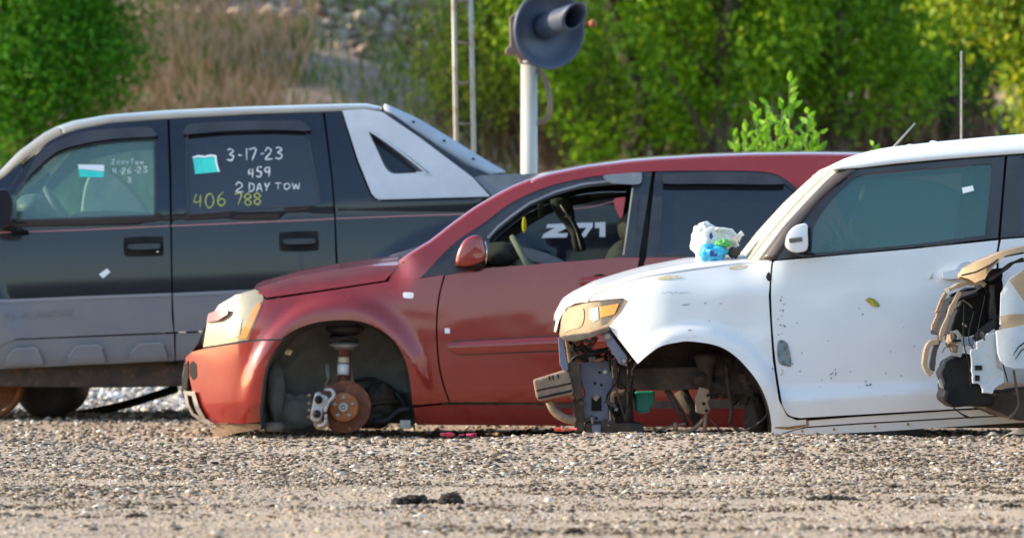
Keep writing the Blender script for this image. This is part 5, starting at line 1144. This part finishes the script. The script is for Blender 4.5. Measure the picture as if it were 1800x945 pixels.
    b = MB(); b.tube(crv([S(1150, 757, .35), S(1175, 750, .33), S(1205, 744, .3)], 10), .010, 8, .6); b.tube(crv([S(1190, 760, .3), S(1215, 756, .28), S(1226, 748, .27), S(1236, 736, .27)], 12), [.02]*13, 8, .5); b.tube([S(1187, 742, .3), S(1188, 758, .3)], .012, 6); b.tube([S(1241, 728, .26), S(1237, 765, .26)], .010, 6); b.build('lower_arm', M['beam'], root, True)
    b = MB(); b.tube(crv([S(1276, 640, .3), S(1280, 680, .28), S(1286, 720, .26), S(1282, 745, .25)], 14), .010, 8); b.tube(crv([S(1284, 748, .25), S(1310, 756, .22), S(1340, 738, .2), S(1350, 724, .2)], 14), .006, 6); b.tube(crv([S(1330, 766, .2), S(1345, 760, .2), S(1356, 766, .2)], 8), .008, 6); b.tube(crv([S(1248, 735, .2), S(1270, 758, .2), S(1300, 764, .2)], 8), .005, 6); b.build('brake_hose', M['under'], root, True)
    b = MB(); b.blob(S(1308, 672, .38), (.10, .06, .09), .8, 2, 14, 5); b.blob(S(1270, 650, .40), (.08, .05, .09), .5, 5); b.blob(S(1325, 735, .35), (.05, .05, .10), .4, 9); b.blob(S(1262, 680, .38), (.10, .05, .05), .5, 12); b.build('wheel_well_clutter', M['under'], root, True)
    b = MB(); b.lathe(S(1083, 719, .30), (0, -1, 0), [(0, .030), (.012, .033), (.02, .030), (.018, .018), (.02, .014), (.024, .008)], 24); pu = b.build('pulley', M['dark'], root, True); b = MB(); b.lathe(S(1083, 719, .27), (0, -1, 0), [(0, .010), (.006, .010), (.01, .004)], 12); b.build('pulley_bolt', M['galv'], pu, True)
    plate('gearbox_lump', [(1072, 690), (1108, 684), (1114, 700), (1112, 744), (1074, 744)], .36, .8, M['under'], .02)
    b = MB(); b.tube(crv([S(1098, 690, .32), S(1104, 715, .3), S(1103, 742, .3)], 10), .008, 6); b.tube([S(1110, 684, .33), S(1106, 744, .33)], .01, 6); b.build('hanging_hose', M['under'], root, True)
    plate('green_reservoir', [(1116, 688), (1151, 687), (1151, 706), (1144, 714), (1142, 724), (1124, 726), (1117, 720)], .5, .62, M['green'], .01)
    plate('engine_block', [(1060, 560), (1240, 540), (1300, 560), (1300, 640), (1100, 640), (1075, 620)], .6, 1.2, M['under'], .03)
    # interior
    x = lambda px: pt(px, 0).x
    b = MB(); b.box((x(1850), c.yc, .12), (2.7, c.W-.15, .05)); b.build('floor_pan', M['under'], root)
    b = MB(); y0, y1 = D0+.14, D0+c.W-.14; b.add([(x(1370), y0, .93), (x(1370), y1, .93), (x(1440), y0, .97), (x(1440), y1, .97), (x(1470), y0, .9), (x(1470), y1, .9), (x(1470), y0, .5), (x(1470), y1, .5)], [(0, 1, 3, 2), (2, 3, 5, 4), (4, 5, 7, 6)]); b.build('dashboard', M['grey_in'], root)
    b = MB(); b.prism(crv([(1497, 430), (1498, 388), (1508, 384), (1526, 384), (1533, 390), (1532, 430)], 20), D0+.55, D0+.75); b.build('seat_top', M['grey_in'], root, bevel=.015)
    sw = Vector((x(1492), D0+.45, .95)); b = MB(); a1 = Vector((0, 1, 0)); a2 = Vector((-.45, 0, .85)).normalized(); b.tube([sw+a1*math.cos(k/28*6.2832)*.18+a2*math.sin(k/28*6.2832)*.18 for k in range(29)], .016, 8, cap=False); b.blob(sw, (.06, .08, .06)); b.build('steering_wheel', M['grey_in'], root, True)
    for yy in (D0+.45, D0+1.2):
        b = MB(); b.blob((x(1640), yy, .62), (.14, .24, .40), .05, rot=Matrix.Rotation(R(14), 3, 'Y')); b.blob((x(1560), yy, .36), (.28, .24, .11), .05); b.build('seat', M['grey_in'], root, True)
    b = MB(); b.box(pt(1517, 338, .55), (.02, .14, .09), Matrix.Rotation(R(15), 3, 'Y')); b.build('rear_view_mirror', M['pale'], root, bevel=.01)
    b = MB(); b.blob(pt(1487, 436, .3), (.09, .07, .06), .8, 3, 14, 4); b.build('crumpled_cloth', M['grey_in'], root, False)
    c.panel('window_label', [(1691, 330), (1710, 326), (1712, 335), (1693, 340)], M['paper'], dt=.008, depth=.003, step=6, sides=(0,))
    b = MB(); b.tube([pt(1568, 262, .5), P(1608, 217, D0+.8)], [.006, .004], 8); b.build('roof_antenna', M['galv'], root, True)
    b = MB()
    for x_, y_ in ((1600, 254), (1641, 248)): b.blob(P(x_, y_+2, D0+.3), (.02, .03, .008))
    b.build('roof_clip', M['white'], root, True)
    # leaf stuck on the door
    V = [pt(1521, 527, -.004), pt(1527, 522, -.008), pt(1536, 525, -.012), pt(1544, 532, -.006), pt(1547, 538, -.004), pt(1541, 539, -.012), pt(1531, 536, -.008)]
    tag(link('leaf', V, [tuple(range(7))], M['leafy'], None, False), 'dry yellow green leaf stuck to the white front door', 'leaf')
    # plastic bag on the hood
    Db = D0+.32; rb = empty('plastic_bag', (PX(1258, Db), Db+.08, P(0, 458, Db).z), 'crumpled white plastic bag of rubbish on the white hood', 'plastic bag')
    def lump(name, cx, cy, rx, ry, m, dd, seed, nz=.45, fs=2.6, par=None): b = MB(); b.blob(P(cx, cy, Db+dd), (rx*Db/F, max(rx, ry)*Db/F*.9, ry*Db/F), nz, seed, 22, fs); return b.build(name, m, par or rb, True)
    lump('bag_body', 1248, 432, 33, 34, M['bag'], .06, 3, .25, 2); lump('bag_fold', 1237, 412, 20, 21, M['bag'], .05, 5, .3, 2); lump('bag_fold', 1278, 420, 22, 18, M['bag'], .07, 8, .35, 2.5)
    b = MB(); b.tube(crv([P(1258, 402, Db), P(1278, 403, Db), P(1292, 410, Db), P(1300, 425, Db)], 14), [.02, .022, .018, .02, .016, .018, .014, .016, .012, .013, .01, .012, .01, .011, .008], 8, .4); b.tube([P(1296, 416, Db), P(1306, 409, Db)], [.01, .014], 8); b.build('bag_handle', M['bag'], rb, True)
    lump('blue_wrapper', 1253, 444, 24, 15, M['bagblue'], -.04, 11, .5, 2); lump('green_wrapper', 1272, 428, 13, 7, M['baggreen'], -.05, 13, .5, 3); lump('dark_wrapper', 1290, 444, 9, 9, M['under'], -.04, 17, .5, 3)
    b = MB(); b.prism([(1248, 440), (1254, 441), (1256, 446), (1261, 444), (1260, 451), (1248, 450)], Db-.125, Db-.12); b.build('printed_mark', M['navy'], rb)
    b = MB(); b.prism([(1247, 410), (1251, 408), (1254, 416), (1250, 421), (1247, 417)], Db-.075, Db-.07); b.build('printed_mark', M['navy'], rb)
build_white()

# ================================================================ TAN CAR at the right edge
def t_tan(px, py):
    t = .05*((600-py)/390)**2 if py < 600 else .0
    if px < 1790: t += .30*((1790-px)/165)**2
    return t
def build_tan():
    c = Car('wrecked_tan_car', 'wrecked tan car with a torn open front at the right edge', 'car', 21.4, 1.72, 1900, t_tan)
    root = c.root; pt = c.pt; D0 = c.D; S = lambda px, py, dd=.1: P(px, py, D0+dd); jr = random.Random(17)
    def jag(pts, a=1.2): return [(x+jr.uniform(-a, a), y+jr.uniform(-a, a)) for x, y in dense(pts, 7)]
    def plate(name, pts, d0, d1, m, bev=.002): b = MB(); b.prism(jag(pts), D0+d0, D0+d1); return b.build(name, m, root, bevel=bev)
    c.over('hood', [(1684, 490), (1697, 478), (1735, 470), (1752, 458), (1768, 446), (1790, 438), (1900, 420), (2000, 412), (2120, 404)], [(1683, 483), (1691, 470), (1720, 455), (1745, 445), (1768, 438), (1800, 431), (1900, 414), (2000, 405), (2120, 398)], M['tan'], tw=.12, crown=.02, half=True, skew=.17)
    c.panel('hood_edge', [(1683, 484), (1692, 472), (1730, 456), (1766, 441), (1800, 433), (1900, 417), (2120, 401), (2120, 408), (1900, 426), (1800, 442), (1768, 449), (1752, 463), (1738, 478), (1731, 490), (1722, 493), (1714, 497), (1703, 490)], M['tan'], dt=.0, depth=.04, step=5)
    plate('hood_lip', [(1683, 486), (1700, 478), (1716, 486), (1714, 498), (1700, 494)], .18, .3, M['tan'])
    # torn front frame
    def rib(name, pts, w_, m, d=.18, thick=.05, n=14):
        b = MB(); ln = resample(pts, n); tn = np.gradient(ln, axis=0); tn /= np.linalg.norm(tn, axis=1)[:, None]
        ww = [w_*(1+.35*noise.noise(Vector((i*.35, w_*3+ln[0][0], 0)))*2)/2 for i in range(n)]
        out = [(x-ty*k, y+tx*k) for (x, y), (tx, ty), k in zip(ln, tn, ww)]+[(x+ty*k, y-tx*k) for (x, y), (tx, ty), k in list(zip(ln, tn, ww))[::-1]]
        b.prism(out, D0+d, D0+d+thick); return b.build(name, m, root, bevel=.0015)
    rib('front_edge_strip', crv([(1688, 512), (1672, 545), (1658, 580), (1653, 600)], 12), 7, M['tan'], .15); rib('bumper_skin', crv([(1650, 600), (1634, 605), (1628, 625), (1627, 645), (1638, 658)], 14), 9, M['tan'], .13, .10); rib('bumper_skin_inner', crv([(1654, 590), (1644, 615), (1640, 640), (1640, 652)], 14), 8, M['brownpil'], .16, .1)
    rib('upper_shelf', [(1668, 510), (1690, 500), (1725, 496), (1732, 502)], 7, M['tan'], .16, .2); rib('grille_bar', [(1664, 515), (1655, 530), (1648, 550)], 6, M['beam'], .2, .06); rib('grille_bar', [(1652, 548), (1644, 566), (1640, 580)], 6, M['beam'], .2, .06)
    rib('grille_slat', [(1672, 520), (1690, 512), (1716, 507)], 4, M['dark'], .22, .1); rib('grille_slat', [(1670, 534), (1694, 524), (1720, 516)], 5, M['dark'], .22, .1); rib('grille_slat', [(1664, 548), (1690, 540)], 4, M['dark'], .22, .1)
    plate('radiator_core', [(1690, 528), (1735, 500), (1737, 560), (1735, 585), (1694, 592), (1668, 588), (1676, 556)], .32, 1.3, M['dark'], .01)
    plate('inner_wall', [(1732, 496), (1762, 470), (1765, 560), (1757, 575), (1737, 580)], .28, .8, M['dark'], .01)
    rib('post', [(1744, 500), (1745, 560)], 9, M['brownpil'], .22, .06); rib('thick_hose', crv([(1715, 598), (1735, 578), (1752, 566), (1760, 560)], 12), 14, M['rubber'], .16, .08)
    b = MB(); b.blob(S(1672, 598, .15), (.025, .04, .035), .5, 3); b.lathe(S(1676, 612, .16), (0, -1, 0), [(0, .02), (.03, .022), (.035, .012)], 18); b.build('fog_lamp_mount', M['beam'], root, True)
    plate('lamp_bracket', [(1668, 582), (1684, 580), (1692, 590), (1690, 628), (1670, 624), (1672, 618), (1684, 620), (1685, 608), (1676, 604), (1686, 596), (1680, 588)], .12, .14, M['galv'], .002)
    rib('cross_tube', [(1690, 600), (1712, 600)], 14, M['bluegrey'], .2, .06)
    plate('underside_panel', [(1665, 634), (1700, 620), (1712, 628), (1712, 660), (1735, 688), (1748, 700), (1746, 716), (1720, 714), (1676, 716), (1657, 704), (1662, 670), (1655, 655), (1663, 645)], .14, .5, M['dark'], .02)
    plate('torn_flap', [(1648, 668), (1655, 666), (1660, 684), (1654, 680)], .14, .16, M['galv'], .002)
    plate('lower_frame', [(1725, 700), (1740, 690), (1800, 680), (1900, 680), (1900, 738), (1790, 738), (1745, 720)], .22, 1.5, M['under'], .02)
    rib('dangling_wire', crv([(1676, 716), (1692, 728), (1708, 734)], 8), 2.5, M['dark'], .12, .01); rib('dangling_hose', crv([(1782, 650), (1788, 690), (1790, 715), (1774, 736)], 12), 4, M['brownpil'], .1, .02)
    plate('white_bracket', [(1706, 614), (1716, 612), (1716, 600), (1728, 597), (1736, 586), (1753, 584), (1753, 645), (1766, 652), (1766, 672), (1748, 682), (1745, 693), (1728, 690), (1724, 676), (1710, 673)], .08, .12, M['bluegrey'], .004)
    b = MB(); b.box(S(1720, 646, .078), (.032, .01, .022)); b.box(S(1718, 664, .078), (.02, .01, .026)); b.build('bracket_slots', M['dark'], root)
    c.panel('front_fender', [(1760, 515), (1776, 486), (1810, 470), (1900, 440), (2110, 430), (2112, 470), (2115, 640), (2050, 640), (2000, 588), (1900, 570), (1820, 574), (1800, 566), (1758, 570)], M['bluegrey'], step=12)
    c.panel('tan_corner_patch', [(1774, 492), (1806, 470), (1900, 445), (1900, 500), (1830, 540), (1800, 528)], M['tan'], dt=-.005, depth=.01)
    c.panel('tan_wedge', [(1758, 556), (1775, 552), (1830, 550), (1830, 574), (1762, 577)], M['tan'], dt=-.006, depth=.01)
    c.panel('headlight_shell', [(1752, 581), (1800, 571), (1870, 566), (1870, 642), (1800, 647), (1782, 647), (1770, 644), (1760, 634), (1755, 620)], M['bluegrey'], dt=-.02, depth=.06, step=7)
    for a in ([(1780, 625), (1790, 610), (1802, 600)], [(1784, 632), (1795, 616), (1808, 606)], [(1788, 612), (1796, 606), (1810, 592)]): c.strip('scuff', a, 2, M['dark'], dt=-.025, taper=True)
    # torn bits, clips and wires in the open front
    for k in range(16):
        x_ = jr.uniform(1655, 1760); y_ = jr.uniform(505, 700); a = jr.uniform(0, 3.14); L_ = jr.uniform(6, 22); dx, dy = math.cos(a)*L_, math.sin(a)*L_
        if x_ < 1662+abs(y_-610)*.2: continue
        rib('torn_bit', [(x_, y_), (x_+dx*.5+jr.uniform(-3, 3), y_+dy*.5), (x_+dx, y_+dy)], jr.uniform(1.5, 4.5), [M['under'], M['beam'], M['dark'], M['brownpil'], M['galv']][k % 5], jr.uniform(.07, .16), .02, 6)
    for k in range(5):
        x_ = jr.uniform(1690, 1760); rib('loose_wire', crv([(x_, jr.uniform(500, 560)), (x_+jr.uniform(-20, 20), 600), (x_+jr.uniform(-15, 25), 640), (x_+jr.uniform(-10, 30), jr.uniform(660, 720))], 16), 1.8, M['dark'], jr.uniform(.06, .13), .01, 20)
    rib('rusty_edge', [(1690, 484), (1716, 478), (1740, 466), (1760, 452), (1800, 444)], 3, M['under'], .02, .02); rib('hinge_arm', [(1738, 492), (1760, 478), (1780, 462), (1800, 456)], 6, M['under'], .12, .05)
    # the rest of it, past the picture's edge
    c.panel('door', [(2116, 432), (2116, 640), (2130, 735), (2480, 735), (2500, 440), (2300, 425)], M['tan'], step=20); c.panel('rear_body', [(2484, 735), (2504, 440), (2850, 430), (2900, 560), (2880, 735)], M['tan'], step=24)
    c.panel('cabin_side', [(2120, 428), (2250, 320), (2330, 285), (2600, 280), (2760, 330), (2850, 430), (2500, 436)], M['tan'], holes=[[(2180, 422), (2270, 335), (2340, 302), (2590, 298), (2720, 345), (2780, 420)]], step=20)
    c.panel('cabin_window', [(2180, 422), (2270, 335), (2340, 302), (2590, 298), (2720, 345), (2780, 420)], G['privacy'], dt=.012, depth=0, step=30); c.across('roof', [(2122, 428), (2250, 320), (2330, 284), (2600, 279), (2760, 330), (2850, 429)], M['tan'], dt=.0, bulge=(0, 0, .04))
    c.across('tail', [(2850, 430), (2900, 560), (2880, 735)], M['tan'], dt=.02)
build_tan()
# crumpled sheet under it, scraps on the gravel
Ds = 21.9; V = []; n = 26; m_ = 10
for i in range(n):
    for j in range(m_):
        px = 1690+i*6.4; d = Ds+j*.035; zt = .085+.05*math.sin(min(1, j/5)*1.57)*(.5+.5*math.sin(i*.9))+.03*noise.noise(Vector((i*.4, j*.6, 0))); V.append(Vector((PX(px, d), d, gz(PX(px, d), d)+zt*(.4+.6*i/n))))
o = link('plastic_sheet', V, [(i*m_+j, (i+1)*m_+j, (i+1)*m_+j+1, i*m_+j+1) for i in range(n-1) for j in range(m_-1)], M['sheet']); tag(o, 'crumpled dirty clear plastic sheet lying beneath the wrecked tan car', 'plastic sheet')
def scrap(px, py, w_, h_, m, label, seed, D):
    x_ = PX(px, D); b = MB(); q = random.Random(seed)
    z = gz(x_, D)+.02
    for k in range(5): b.box((x_+q.uniform(-.5, .5)*w_*D/F, D+q.uniform(-.05, .05), z+q.uniform(0, .01)), (w_*D/F*.4, .04, .006), Matrix.Rotation(q.uniform(-.3, .3), 3, 'Y')@Matrix.Rotation(q.uniform(-.4, .4), 3, 'X'))
    tag(b.build('plastic_scrap', m), label, 'scrap')
scrap(788, 762, 22, 5, M['magenta'], 'small pink scrap lying on gravel left of its twin', 1, 21.2); scrap(822, 761, 22, 5, M['magenta'], 'small pink scrap on gravel below the red door moulding', 2, 21.2); scrap(993, 760, 30, 6, M['oredge'], 'orange red scrap beside the stripped front of the white car', 3, 21.2)
